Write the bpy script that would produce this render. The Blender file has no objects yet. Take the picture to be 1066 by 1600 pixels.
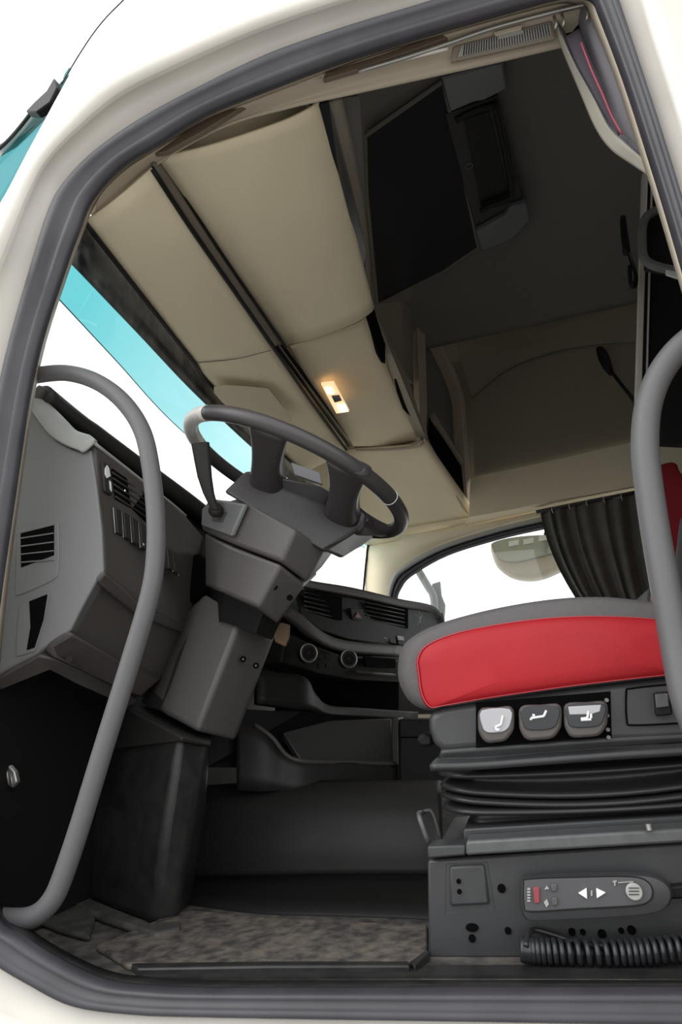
import bpy, bmesh, math, random
from mathutils import Vector, Matrix

random.seed(4)
SC = bpy.context.scene
COL = SC.collection

# ------------------------------------------------------------------ camera
# world frame: X to the rear of the truck, Y across the cab (door seal at y=0), Z up (cab floor at z=0)
F = 994.0
AX = Vector((0.9600158, -0.15801426, -0.23108692))
AY = Vector((0.26710621, 0.26989826, 0.92509956))
AZ = Vector((-0.08380897, -0.94983494, 0.30131319))
CAM = Vector((0.0, -0.9, 0.35))
cd = bpy.data.cameras.new('camera')
cam = bpy.data.objects.new('camera', cd)
COL.objects.link(cam)
cd.sensor_fit = 'VERTICAL'
cd.sensor_height = 36.0
cd.lens = F / 1600.0 * 36.0
cd.clip_start = 0.02
right = Vector((AX[0], AY[0], AZ[0]))
down = Vector((AX[1], AY[1], AZ[1]))
fwd = Vector((AX[2], AY[2], AZ[2]))
m = Matrix.Identity(4)
for i in range(3):
    m[i][0] = right[i]; m[i][1] = -down[i]; m[i][2] = -fwd[i]; m[i][3] = CAM[i]
cam.matrix_world = m
SC.camera = cam

# ------------------------------------------------------------------ world, sun, exposure
SC.view_settings.view_transform = 'Standard'
SC.view_settings.look = 'None'
SC.view_settings.gamma = 1.0
SC.view_settings.use_curve_mapping = False
SC.view_settings.exposure = 0.35
SKY = 1.45
w = bpy.data.worlds.new('world'); SC.world = w; w.use_nodes = True
nt = w.node_tree; nt.nodes.clear()
tc = nt.nodes.new('ShaderNodeTexCoord'); sp = nt.nodes.new('ShaderNodeSeparateXYZ')
rp = nt.nodes.new('ShaderNodeValToRGB'); mr = nt.nodes.new('ShaderNodeMapRange')
bg = nt.nodes.new('ShaderNodeBackground'); ou = nt.nodes.new('ShaderNodeOutputWorld')
mr.inputs[1].default_value = -1; mr.inputs[2].default_value = 1
nt.links.new(tc.outputs['Generated'], sp.inputs[0]); nt.links.new(sp.outputs[2], mr.inputs[0])
nt.links.new(mr.outputs[0], rp.inputs[0]); nt.links.new(rp.outputs[0], bg.inputs[0]); nt.links.new(bg.outputs[0], ou.inputs[0])
e = rp.color_ramp.elements
e[0].position = 0.44; e[0].color = (0.42, 0.41, 0.39, 1)
e[1].position = 0.50; e[1].color = (0.98, 0.99, 1.0, 1)
bg.inputs[1].default_value = SKY
sd = bpy.data.lights.new('sun', 'SUN'); sd.energy = 0.7; sd.angle = math.radians(40); sd.color = (1, 0.98, 0.95)
so = bpy.data.objects.new('sun', sd); COL.objects.link(so)
so.rotation_euler = (math.radians(52), 0, math.radians(-50))   # hazy sun behind the photographer's left shoulder

# ------------------------------------------------------------------ materials
MATS = {}
def mat(name, col, rough=0.5, metal=0.0, noise=0.0, nscale=40.0, bump=0.0, bscale=300.0, spec=0.5, emit=None, es=0.0, col2=None, sheen=0.0):
    if name in MATS: return MATS[name]
    M = bpy.data.materials.new(name); M.use_nodes = True
    t = M.node_tree; b = t.nodes['Principled BSDF']
    b.inputs['Base Color'].default_value = (*col, 1)
    b.inputs['Roughness'].default_value = rough
    b.inputs['Metallic'].default_value = metal
    b.inputs['Specular IOR Level'].default_value = spec
    if sheen: b.inputs['Sheen Weight'].default_value = sheen
    co = t.nodes.new('ShaderNodeTexCoord')
    if noise or col2:
        n = t.nodes.new('ShaderNodeTexNoise'); n.inputs['Scale'].default_value = nscale; n.inputs['Detail'].default_value = 5
        r = t.nodes.new('ShaderNodeValToRGB')
        c2 = col2 or tuple(max(0, c * (1 - noise)) for c in col)
        c1 = col if col2 else tuple(min(1, c * (1 + noise)) for c in col)
        r.color_ramp.elements[0].color = (*c2, 1); r.color_ramp.elements[1].color = (*c1, 1)
        r.color_ramp.elements[0].position = 0.35; r.color_ramp.elements[1].position = 0.65
        t.links.new(co.outputs['Object'], n.inputs['Vector']); t.links.new(n.outputs['Fac'], r.inputs[0])
        t.links.new(r.outputs[0], b.inputs['Base Color'])
    if bump:
        n2 = t.nodes.new('ShaderNodeTexNoise'); n2.inputs['Scale'].default_value = bscale; n2.inputs['Detail'].default_value = 3
        bp = t.nodes.new('ShaderNodeBump'); bp.inputs['Strength'].default_value = bump; bp.inputs['Distance'].default_value = 0.002
        t.links.new(co.outputs['Object'], n2.inputs['Vector']); t.links.new(n2.outputs['Fac'], bp.inputs['Height'])
        t.links.new(bp.outputs[0], b.inputs['Normal'])
    if emit:
        b.inputs['Emission Color'].default_value = (*emit, 1); b.inputs['Emission Strength'].default_value = es
    MATS[name] = M
    return M

def glass(name, tint, refl=0.06):
    M = bpy.data.materials.new(name); M.use_nodes = True
    t = M.node_tree; t.nodes.clear()
    o = t.nodes.new('ShaderNodeOutputMaterial'); mx = t.nodes.new('ShaderNodeMixShader')
    a = t.nodes.new('ShaderNodeBsdfTransparent'); g = t.nodes.new('ShaderNodeBsdfGlossy')
    a.inputs[0].default_value = (*tint, 1); g.inputs['Roughness'].default_value = 0.02
    mx.inputs[0].default_value = refl
    t.links.new(a.outputs[0], mx.inputs[1]); t.links.new(g.outputs[0], mx.inputs[2]); t.links.new(mx.outputs[0], o.inputs[0])
    MATS[name] = M
    return M

CREAM = mat('cream_paint', (0.80, 0.765, 0.70), 0.35, noise=0.05, nscale=6)
CREAM_DK = mat('beige_plastic', (0.52, 0.45, 0.355), 0.6, bump=0.15, bscale=500)
WHITE = mat('white_paint', (0.9, 0.9, 0.88), 0.3)
RUBBER = mat('seal_rubber', (0.038, 0.036, 0.043), 0.42, noise=0.15, nscale=15)
HEAD = mat('beige_headliner', (0.77, 0.68, 0.49), 0.85, bump=0.25, bscale=900, noise=0.03, nscale=5)
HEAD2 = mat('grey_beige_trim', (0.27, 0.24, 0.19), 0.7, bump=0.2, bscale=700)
CEIL = mat('taupe_roof_lining', (0.22, 0.195, 0.15), 0.9, bump=0.25, bscale=700)
CEILG = mat('grey_roof_lining', (0.15, 0.142, 0.128), 0.9, bump=0.25, bscale=700)
GREY = mat('grey_plastic', (0.17, 0.175, 0.175), 0.5, bump=0.2, bscale=900)
GREYL = mat('light_grey_plastic', (0.36, 0.36, 0.34), 0.5, bump=0.1, bscale=900)
BROWN = mat('brown_grey_plastic', (0.076, 0.068, 0.063), 0.5, bump=0.2, bscale=900)
COLM = mat('column_plastic', (0.098, 0.091, 0.087), 0.36, bump=0.2, bscale=1000)
DARK = mat('dark_plastic', (0.026, 0.025, 0.024), 0.45, spec=0.3, bump=0.2, bscale=800)
DARKER = mat('black_plastic', (0.011, 0.011, 0.011), 0.5, spec=0.2)
VOID = mat('black_recess', (0.003, 0.003, 0.003), 0.9, spec=0.05)
SCUFF = mat('scuffed_black_plastic', (0.028, 0.028, 0.027), 0.38, spec=0.4, col2=(0.017, 0.017, 0.017), nscale=30, bump=0.15, bscale=300)
LEATH = mat('dark_leather', (0.050, 0.046, 0.047), 0.33, bump=0.15, bscale=600)
LEATH_LIT = mat('overexposed_leather', (0.62, 0.60, 0.56), 0.4, bump=0.12, bscale=600)  # dark rim leather painted pale where windscreen light overexposes it
RAIL = mat('grey_rail_coating', (0.112, 0.112, 0.116), 0.45, bump=0.25, bscale=900)
METAL = mat('brushed_metal', (0.45, 0.44, 0.42), 0.35, 0.8)
STEEL = mat('black_painted_steel', (0.040, 0.041, 0.043), 0.42, noise=0.08, nscale=20)
STEELL = mat('worn_grey_steel', (0.085, 0.087, 0.089), 0.38, noise=0.1, nscale=60)
CHROME = mat('chrome', (0.75, 0.75, 0.75), 0.12, 1.0)
RED = mat('red_leather', (0.37, 0.013, 0.019), 0.5, spec=0.3, bump=0.15, bscale=350, noise=0.06, nscale=9)
REDST = mat('red_stitching', (0.42, 0.04, 0.05), 0.6)
SEATG = mat('grey_seat_fabric', (0.105, 0.097, 0.099), 0.7, bump=0.2, bscale=1200, noise=0.04, nscale=150)
SEATD = mat('dark_red_fabric', (0.30, 0.012, 0.018), 0.8, bump=0.3, bscale=900)
CURT = mat('olive_black_curtain', (0.068, 0.066, 0.053), 0.7, noise=0.2, nscale=10, sheen=0.2)
CLOTHG = mat('grey_curtain_cloth', (0.17, 0.165, 0.18), 0.85, bump=0.3, bscale=600)
CLOTHB = mat('beige_curtain_lining', (0.44, 0.41, 0.35), 0.85)
PINK = mat('red_piping', (0.36, 0.05, 0.075), 0.6)
BELLOW = mat('black_rubber_bellows', (0.026, 0.026, 0.027), 0.36)
LAMP = mat('lit_lamp_lens', (0.9, 0.8, 0.6), 0.3, emit=(1.0, 0.62, 0.32), es=0.75)
LAMPW = mat('lamp_bulb_glow', (1, 0.9, 0.7), 0.3, emit=(1.0, 0.78, 0.55), es=1.6)
ICON = mat('white_print', (0.8, 0.8, 0.8), 0.5)
SILV = mat('silver_button_face', (0.40, 0.40, 0.42), 0.3, 0.3)
REDBTN = mat('red_button', (0.27, 0.05, 0.06), 0.4)
FLOORM = mat('dusty_floor', (0.11, 0.10, 0.09), 0.8, col2=(0.028, 0.027, 0.026), nscale=30, bump=0.7, bscale=60)
MATM = mat('dirty_rubber_mat', (0.145, 0.12, 0.10), 0.85, col2=(0.036, 0.034, 0.032), nscale=45, bump=0.9, bscale=90)
TAN = mat('tan_tape', (0.15, 0.098, 0.052), 0.7)
NIGHT = mat('hatch_blind_fabric', (0.004, 0.0045, 0.009), 0.8)
PANELG = mat('black_gloss', (0.02, 0.021, 0.023), 0.15)
MIRB = mat('beige_mirror_housing', (0.62, 0.56, 0.46), 0.5)
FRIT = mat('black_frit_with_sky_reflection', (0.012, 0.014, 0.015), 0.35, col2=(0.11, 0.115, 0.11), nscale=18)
GLASS = glass('clear_glass', (0.97, 0.985, 0.98), 0.03)
TEAL = glass('teal_tinted_glass', (0.09, 0.40, 0.42), 0.04)
_t = TEAL.node_tree; _tc = _t.nodes.new('ShaderNodeTexCoord'); _sx = _t.nodes.new('ShaderNodeSeparateXYZ'); _rr = _t.nodes.new('ShaderNodeValToRGB')
_rr.color_ramp.elements[0].position = 0.05; _rr.color_ramp.elements[0].color = (0.10, 0.385, 0.41, 1)
_rr.color_ramp.elements[1].position = 0.5; _rr.color_ramp.elements[1].color = (0.34, 0.56, 0.57, 1)
_t.links.new(_tc.outputs['Generated'], _sx.inputs[0]); _t.links.new(_sx.outputs[1], _rr.inputs[0])
_t.links.new(_rr.outputs[0], [q for q in _t.nodes if q.type == 'BSDF_TRANSPARENT'][0].inputs[0])
VISORT = glass('teal_visor_acrylic', (0.27, 0.52, 0.54), 0.05)

# ------------------------------------------------------------------ helpers
def ray(px, py):
    v = Vector(((px - 533.0) / F, (py - 800.0) / F, 1.0))
    return Vector((AX.dot(v), AY.dot(v), AZ.dot(v)))
def P(px, py, d):
    """the point seen at a pixel, d metres across from the photographer's plane (y = d - 0.9)"""
    r = ray(px, py); return CAM + r * (d / r.y)
def PX(px, py, x):
    r = ray(px, py); return CAM + r * (x / r.x)
def PZ(px, py, z):
    r = ray(px, py); return CAM + r * ((z - CAM.z) / r.z)
def PP(lst): return [P(*a) for a in lst]
def PD(lst, d): return [P(a[0], a[1], d) for a in lst]

ORG = {}
def empty(name, loc, label=None, cat=None, group=None, kind=None):
    o = bpy.data.objects.new(name, None); COL.objects.link(o); o.location = loc; o.empty_display_size = 0.05
    ORG[o.name] = Vector(loc); tag(o, label, cat, group, kind); return o
def tag(o, label=None, cat=None, group=None, kind=None):
    if label: o['label'] = label
    if cat: o['category'] = cat
    if group: o['group'] = group
    if kind: o['kind'] = kind
    return o
def mk(name, bm, material, parent=None, smooth=False, bevel=0.0, seg=2, sub=0, solid=0.0, org=None, ang=35):
    """link one mesh object; geometry comes in world coordinates"""
    if parent is not None: og = ORG[parent.name]
    elif org is not None: og = Vector(org)
    else:
        c = Vector(); zmin = 1e9
        for v in bm.verts: c += v.co; zmin = min(zmin, v.co.z)
        c /= max(1, len(bm.verts)); og = Vector((c.x, c.y, zmin))
    bmesh.ops.recalc_face_normals(bm, faces=bm.faces)
    for v in bm.verts: v.co -= og
    me = bpy.data.meshes.new(name); bm.to_mesh(me); bm.free()
    mats = material if isinstance(material, (list, tuple)) else [material]
    for q in mats: me.materials.append(q)
    o = bpy.data.objects.new(name, me); COL.objects.link(o)
    ORG[o.name] = og
    if parent is not None: o.parent = parent
    else: o.location = og
    if parent is not None and parent.type == 'MESH' : o.location = (0, 0, 0)
    if solid:
        md = o.modifiers.new('solid', 'SOLIDIFY'); md.thickness = solid; md.offset = 0
    if bevel:
        md = o.modifiers.new('bevel', 'BEVEL'); md.width = bevel; md.segments = seg; md.limit_method = 'ANGLE'; md.angle_limit = math.radians(ang)
    if sub:
        md = o.modifiers.new('sub', 'SUBSURF'); md.levels = sub; md.render_levels = sub
    if smooth or bevel:
        for p in me.polygons: p.use_smooth = True
        if not smooth: 
            try: me.set_sharp_from_angle(angle=math.radians(40))
            except Exception: pass
    return o

def cr(pts, n=8, closed=False):
    """Catmull-Rom through points"""
    pts = [Vector(p) for p in pts]; N = len(pts); out = []
    segs = N if closed else N - 1
    for i in range(segs):
        if closed: p0, p1, p2, p3 = pts[i-1], pts[i], pts[(i+1) % N], pts[(i+2) % N]
        else:
            p1, p2 = pts[i], pts[i+1]
            p0 = pts[i-1] if i > 0 else p1 * 2 - p2
            p3 = pts[i+2] if i + 2 < N else p2 * 2 - p1
        for k in range(n):
            t = k / n
            out.append(0.5 * ((2*p1) + (p2-p0)*t + (2*p0-5*p1+4*p2-p3)*t*t + (3*p1-p0-3*p2+p3)*t*t*t))
    if not closed: out.append(pts[-1])
    return out
def cr2(pts, n=6, closed=False):
    return [(v.x, v.y) for v in cr([Vector((a[0], a[1], 0)) for a in pts], n, closed)]

def poly(bm, pts, off):
    """prism: polygon extruded by vector off"""
    off = Vector(off); n = len(pts)
    a = [bm.verts.new(p) for p in pts]; b = [bm.verts.new(Vector(p) + off) for p in pts]
    fs = [bm.faces.new(a), bm.faces.new(b[::-1])]
    for i in range(n): bm.faces.new((a[i], b[i], b[(i+1) % n], a[(i+1) % n]))
    return bm
def plate(pts, off): return poly(bmesh.new(), pts, off)
def nrm(pts):
    n = Vector()
    for i in range(len(pts)): n += (pts[i] - pts[0]).cross(pts[(i+1) % len(pts)] - pts[0])
    n.normalize()
    if n.dot(pts[0] - CAM) < 0: n = -n
    return n      # points away from the photographer
def sheet(pts, th, lift=0.0, bm=None):
    """plate of thickness th whose front face is the polygon, lifted towards the viewer's side by lift"""
    n = nrm(pts); bm = bm or bmesh.new()
    return poly(bm, [p - n * lift for p in pts], n * th)
def box(bm, c, s, rot=None):
    r = bmesh.ops.create_cube(bm, size=1.0)
    M = Matrix.Translation(Vector(c)) @ (rot.to_4x4() if rot else Matrix.Identity(4)) @ Matrix.Diagonal((*s, 1))
    bmesh.ops.transform(bm, matrix=M, verts=r['verts']); return bm
def tube(path, rad, n=14, bm=None, closed=False, flat=1.0, cap=True):
    bm = bm or bmesh.new(); path = [Vector(p) for p in path]; N = len(path); rings = []
    up = None
    for i, p in enumerate(path):
        if closed: t = (path[(i+1) % N] - path[i-1])
        else: t = path[min(i+1, N-1)] - path[max(i-1, 0)]
        t.normalize()
        if up is None:
            up = t.orthogonal().normalized()
        up = (up - t * up.dot(t)).normalized(); sd_ = t.cross(up)
        r = rad[i] if isinstance(rad, (list, tuple)) else rad
        rings.append([bm.verts.new(p + (up * math.cos(a) + sd_ * math.sin(a) * flat) * r) for a in [2*math.pi*k/n for k in range(n)]])
    for i in range(N if closed else N - 1):
        A, B = rings[i], rings[(i+1) % N]
        if closed and i == N - 1:   # find best rotation
            best = min(range(n), key=lambda s: sum((A[k].co - B[(k+s) % n].co).length for k in range(n)))
            B = [B[(k+best) % n] for k in range(n)]
        for k in range(n): bm.faces.new((A[k], A[(k+1) % n], B[(k+1) % n], B[k]))
    if not closed and cap:
        bm.faces.new(rings[0][::-1]); bm.faces.new(rings[-1])
    return bm
def loft(loops, closed=True, caps=True, bm=None):
    bm = bm or bmesh.new(); V = [[bm.verts.new(p) for p in l] for l in loops]; n = len(loops[0])
    for i in range(len(V) - 1):
        for k in range(n if closed else n - 1):
            bm.faces.new((V[i][k], V[i][(k+1) % n], V[i+1][(k+1) % n], V[i+1][k]))
    if caps and closed:
        bm.faces.new(V[0][::-1]); bm.faces.new(V[-1])
    return bm
def surf(rows, nu=6, nv=6):
    """smooth surface through a grid of points"""
    rs = [cr(r, nu) for r in rows]
    cols = [cr([r[k] for r in rs], nv) for k in range(len(rs[0]))]
    return loft([[c[i] for c in cols] for i in range(len(cols[0]))], closed=False)
def disc(bm, c, axis, r, h, n=20, r2=None):
    axis = Vector(axis).normalized()
    q = Vector((0, 0, 1)).rotation_difference(axis)
    M = Matrix.Translation(Vector(c)) @ q.to_matrix().to_4x4()
    bmesh.ops.create_cone(bm, cap_ends=True, segments=n, radius1=r, radius2=r if r2 is None else r2, depth=h, matrix=M)
    return bm
def ring(bm, c, axis, R, r, n=28, m_=8):
    axis = Vector(axis).normalized(); u = axis.orthogonal().normalized(); v = axis.cross(u)
    return tube([Vector(c) + (u*math.cos(2*math.pi*i/n) + v*math.sin(2*math.pi*i/n)) * R for i in range(n)], r, m_, bm, closed=True)
def inter(a, b, t): return a.lerp(b, t)
def onquad(q, u, v):
    """bilinear point on quad q = (tl, tr, br, bl)"""
    return q[0].lerp(q[1], u).lerp(q[3].lerp(q[2], u), v)
def ball(bm, c, r, sc=(1, 1, 1), n=16):
    bmesh.ops.create_uvsphere(bm, u_segments=n, v_segments=n // 2 + 2, radius=r, matrix=Matrix.Translation(Vector(c)) @ Matrix.Diagonal((*sc, 1)))
    return bm
YV = Vector((0, 1, 0))

# ================================================================== SETTING
# ---- door opening: stations run from the sill (right) round the front pillar, over the top, down the rear pillar
seal_out = [(1150,1604),(800,1597),(500,1592),(300,1588),(215,1585),(120,1573),(55,1542),(-20,1494),(-75,1420),(-92,1250),(-78,1000),(-34,780),(8,570),
            (48,420),(78,325),(103,285),(150,240),(225,187),(310,143),(420,88),(540,47),(650,15),(780,-25),(870,-45),(925,-50),(957,-20),(967,0),(1003,110),(1040,225),(1082,365),(1150,600),(1230,900),(1272,1150),(1268,1400),(1228,1560),(1150,1604)]
seal_in  = [(1150,1545),(800,1546),(500,1546),(320,1546),(240,1543),(165,1534),(100,1506),(35,1466),(-15,1420),(-32,1250),(-12,1000),(15,800),(52,570),
            (98,420),(122,355),(142,308),(187,258),(245,222),(320,176),(430,131),(545,88),(655,53),(790,14),(870,-8),(905,-10),(925,-5),(937,20),(973,115),(1009,225),(1052,365),(1118,600),(1190,900),(1228,1150),(1222,1370),(1195,1500),(1150,1545)]
sz_out = [P(a, b, 0.895) for a, b in seal_out]; sz_in = [P(a, b, 0.905) for a, b in seal_in]
def lerp_l(A, B, t): return [a.lerp(b, t) for a, b in zip(A, B)]
def shift(L, dy): return [p + Vector((0, dy, 0)) for p in L]
def sm(L, n=5): return cr(L, n)
# rubber seal with two rolls
sec = [(0.0, 0.012), (0.06, -0.006), (0.25, -0.020), (0.48, -0.016), (0.66, -0.006), (0.74, -0.009), (0.90, -0.007), (1.0, 0.004), (0.97, 0.012), (0.0, 0.03)]
bm = loft([sm(shift(lerp_l(sz_out, sz_in, t), dy)) for t, dy in sec] + [sm(shift(sz_out, 0.012))], closed=False)
bmesh.ops.remove_doubles(bm, verts=bm.verts, dist=1e-5)
tag(mk('trim_1', bm, RUBBER, smooth=True), kind='structure')

# cream body ring outside the seal
mid = [(1150,1640),(800,1640),(500,1640),(280,1640),(160,1630),(50,1602),(-40,1560),(-115,1500),(-148,1400),(-150,1260),(-140,1000),(-95,780),(-45,540),
       (8,405),(47,305),(74,255),(118,208),(190,150),(280,105),(400,52),(525,8),(640,-25),(770,-62),(870,-85),(950,-90),(990,-40),(1000,0),(1035,110),(1072,225),(1115,365),(1185,600),(1265,900),(1310,1150),(1310,1420),(1255,1600),(1150,1640)]
ledge = [(1150,1690),(800,1690),(500,1690),(260,1690),(120,1680),(0,1650),(-90,1600),(-180,1510),(-208,1400),(-210,1260),(-200,1000),(-155,780),(-85,520),
       (-22,388),(26,290),(58,234),(104,183),(160,128),(255,80),(385,25),(510,-18),(630,-55),(765,-95),(870,-115),(970,-115),(1015,-50),(1022,0),(1055,110),(1095,225),(1140,365),(1210,600),(1290,900),(1340,1150),(1345,1440),(1280,1640),(1150,1690)]
outer = [(1150,1850),(800,1850),(500,1850),(240,1850),(60,1820),(-60,1790),(-170,1720),(-280,1580),(-305,1420),(-310,1270),(-300,1000),(-250,760),(-120,510),
       (-60,420),(2,318),(38,250),(73,185),(92,150),(118,105),(165,40),(215,-30),(400,-140),(700,-190),(870,-200),(1010,-200),(1080,-80),(1090,0),(1120,110),(1160,225),(1210,365),(1290,600),(1370,900),(1430,1150),(1450,1500),(1380,1800),(1150,1850)]
L0 = [P(a[0]*.82+b[0]*.18, a[1]*.82+b[1]*.18, 0.93) for a, b in zip(seal_out, seal_in)]
L05 = [P(a[0]*.93+b[0]*.07, a[1]*.93+b[1]*.07, 0.895) for a, b in zip(seal_out, mid)]
L1 = PD(mid, 0.893); L15 = [P(a[0]*.8+b[0]*.2, a[1]*.8+b[1]*.2, 0.862) for a, b in zip(mid, ledge)]
L2 = PD(ledge, 0.858); L25 = [P(a[0]*.85+b[0]*.15, a[1]*.85+b[1]*.15, 0.885) for a, b in zip(ledge, outer)]
L3 = [P(a[0]*.4+b[0]*.6, a[1]*.4+b[1]*.6, 0.91) for a, b in zip(ledge, outer)]
L4 = PD(outer, 0.965); L5 = [p + Vector((0.0, 0.10, 0)) for p in L4]
bm = loft([sm(l) for l in (L0, L05, L1, L15, L2, L25, L3, L4)], closed=False)
tag(mk('wall_left', bm, CREAM, smooth=True, solid=0.004), kind='structure')

# inner cream return between the seal and the cab interior
ret = sm([P(a, b, 0.914) for a, b in seal_in])
ret_in = [P(a, b, 0.96) for a, b in [(1150,1535),(800,1534),(500,1534),(330,1534),(250,1530),(178,1521),(112,1494),(48,1455),(0,1412),(-16,1250),(2,1000),(26,800),(62,570),
     (108,420),(131,358),(152,312),(195,265),(250,230),(325,186),(433,142),(547,99),(657,64),(790,26),(870,6),(900,5),(915,8),(925,30),(962,120),(999,230),(1042,368),(1108,603),(1180,900),(1216,1150),(1210,1365),(1184,1492),(1150,1535)]]
N_front = 70
full_in = sm(ret_in)
front = loft([ret[42:], full_in[42:]], closed=False)
tag(mk('trim_2', front, CREAM_DK, smooth=True, solid=0.004), kind='structure')
sill = loft([ret[:43], full_in[:43]], closed=False)
tag(mk('trim_3', sill, SCUFF, smooth=True, solid=0.004), kind='structure')

# ---- floor
bm = bmesh.new(); box(bm, (-0.1, 1.02, -0.03), (2.3, 2.0, 0.06))
tag(mk('floor', bm, FLOORM), kind='structure')

# ---- roof lining: flat over the cab, rounding down into the passenger-side wall
rows = []
for x in (-0.75, -0.3, 0.2, 0.7, 1.0):
    rows.append([Vector((x, 0.06, 1.72)), Vector((x, 0.3, 2.04)), Vector((x, 0.8, 2.14)), Vector((x, 1.4, 2.15)), Vector((x, 1.75, 2.125)), Vector((x, 1.98, 2.075))])
bm = surf(rows, 6, 4)
tag(mk('ceiling', bm, CEILG, smooth=True, solid=0.01), kind='structure')
seam = [P(738,622,3.10), P(790,580,3.10), P(855,553,3.08), P(925,540,3.04), P(1000,535,3.0), P(1100,530,2.98)]
low = [P(741,746,3.17), P(800,732,3.17), P(860,719,3.16), P(925,704,3.15), P(1000,688,3.14), P(1100,668,3.13)]
top = [Vector((x, 1.93, 2.10)) for x in (-0.06, 0.10, 0.3, 0.55, 0.75, 1.05)]
bm = surf([top, [a.lerp(b, 0.5) + Vector((0, 0.05, 0.05)) for a, b in zip(top, seam)], seam], 6, 5)
wr = mk('trim_4', bm, CEIL, smooth=True); tag(wr, kind='structure')
bm = surf([[p + Vector((0, 0.012, 0.02)) for p in seam], [a.lerp(b, .5) + Vector((0, .03, 0)) for a, b in zip(seam, low)], low], 6, 5)
mk('upper_panel', bm, CEIL, wr, smooth=True)
mk('lining_seam', tube(cr([p + Vector((0, -.002, 0)) for p in seam], 6), 0.0028, 6), CEILG, wr, smooth=True)

# ---- passenger-side wall with the door window in it
win_in = [(700,1030),(640,975),(622,940),(628,918),(645,899),(700,868),(780,843),(850,827),(960,806),(1075,788),(1085,1030),(900,1030)]
win_out = [(690,1060),(626,985),(606,945),(612,905),(632,884),(690,853),(775,826),(850,808),(960,786),(1095,765),(1110,1060),(900,1060)]
wall_o = [(690,1190),(585,1010),(572,925),(574,880),(577,848),(640,836),(745,815),(845,794),(960,770),(1130,742),(1170,1190),(900,1190)]
wo = [P(a, b, 3.19) for a, b in wall_o]; wi = [P(a, b, 3.19) for a, b in win_out]
for i in (1, 2, 3, 4): wo[i] = P(*wall_o[i], 3.36)
def rs(L, n=5): return cr(L, n, closed=True)
bm = loft([rs(wo), rs([a.lerp(b, .5) + Vector((0, -.015, 0)) for a, b in zip(wo, wi)]), rs(wi)], closed=True, caps=False)
tag(mk('wall_right', bm, HEAD, smooth=True, solid=0.006), kind='structure')
wn = empty('window_2', P(850, 900, 3.2), kind='structure')
w2 = [P(a, b, 3.20) for a, b in win_in]
bm = loft([rs([p + Vector((0, -.012, 0)) for p in wi]), rs([a.lerp(b, .30) + Vector((0, -.018, 0)) for a, b in zip(wi, w2)]), rs([a.lerp(b, .42) + Vector((0, .0, 0)) for a, b in zip(wi, w2)])], caps=False)
mk('window_surround', bm, GREYL, wn, smooth=True, solid=0.004)
bm = loft([rs([a.lerp(b, .42) + Vector((0, -.002, 0)) for a, b in zip(wi, w2)]), rs([a.lerp(b, .7) + Vector((0, -.014, 0)) for a, b in zip(wi, w2)]), rs([p + Vector((0, .004, 0)) for p in w2])], caps=False)
mk('window_seal', bm, RUBBER, wn, smooth=True, solid=0.003)
bm = plate(rs([p + Vector((0, .006, 0)) for p in w2]), (0, 0.005, 0))
mk('window_glass', bm, GLASS, wn)
# beam over the passenger window, under the upper wall panel
r0 = [P(735,747,3.155), P(800,733,3.145), P(860,720,3.135), P(925,705,3.125), P(1000,689,3.115), P(1110,667,3.115)]
r1 = [P(733,808,3.02), P(800,796,3.02), P(860,783,3.02), P(925,772,3.02), P(1000,758,3.01), P(1110,738,3.01)]
r2 = [P(725,822,3.17), P(800,806,3.17), P(860,793,3.17), P(925,780,3.17), P(1000,766,3.17), P(1110,745,3.17)]
bm = surf([r0, [a.lerp(b, .5) for a, b in zip(r0, r1)], r1], 5, 4)
bm = loft([cr(r1, 5), cr(r2, 5)], closed=False, bm=bm)
tag(mk('trim_5', bm, HEAD, smooth=True), kind='structure')
# cove between the console end and the pillar, with a crease
c0 = [P(560,815,3.30), P(600,806,3.24), P(660,798,3.2), P(738,790,3.14)]
c1 = [P(572,852,3.36), P(610,846,3.24), P(660,836,3.2), P(735,819,3.19)]
bm = surf([c0, c1], 6, 3)
tag(mk('trim_6', bm, HEAD, smooth=True, solid=0.006), kind='structure')

# ---- outer roof and body shell behind the linings, added to block light leaks
bm = bmesh.new(); box(bm, (0.20, 1.30, 2.21), (1.7, 2.2, 0.02)); box(bm, (0.2, 2.41, 1.85), (1.9, 0.02, 0.75)); box(bm, (-0.64, 1.40, 1.95), (0.02, 2.0, 0.5))
tag(mk('trim_14', bm, CEIL), kind='structure')
bm = bmesh.new(); box(bm, (0.80, 0.03, 1.0), (0.66, 0.03, 2.5))  # unseen panel behind the rear pillar, added to keep out sky light
tag(mk('trim_15', bm, CREAM), kind='structure')
# ---- rear wall
bm = bmesh.new(); box(bm, (1.06, 1.1, 1.05), (0.04, 2.1, 2.1))
tag(mk('wall_rear', bm, CEILG), kind='structure')
# passenger side lower wall
bm = bmesh.new(); box(bm, (0.15, 2.36, 0.14), (1.8, 0.04, 0.38))
tag(mk('trim_7', bm, DARK), kind='structure')

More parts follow.
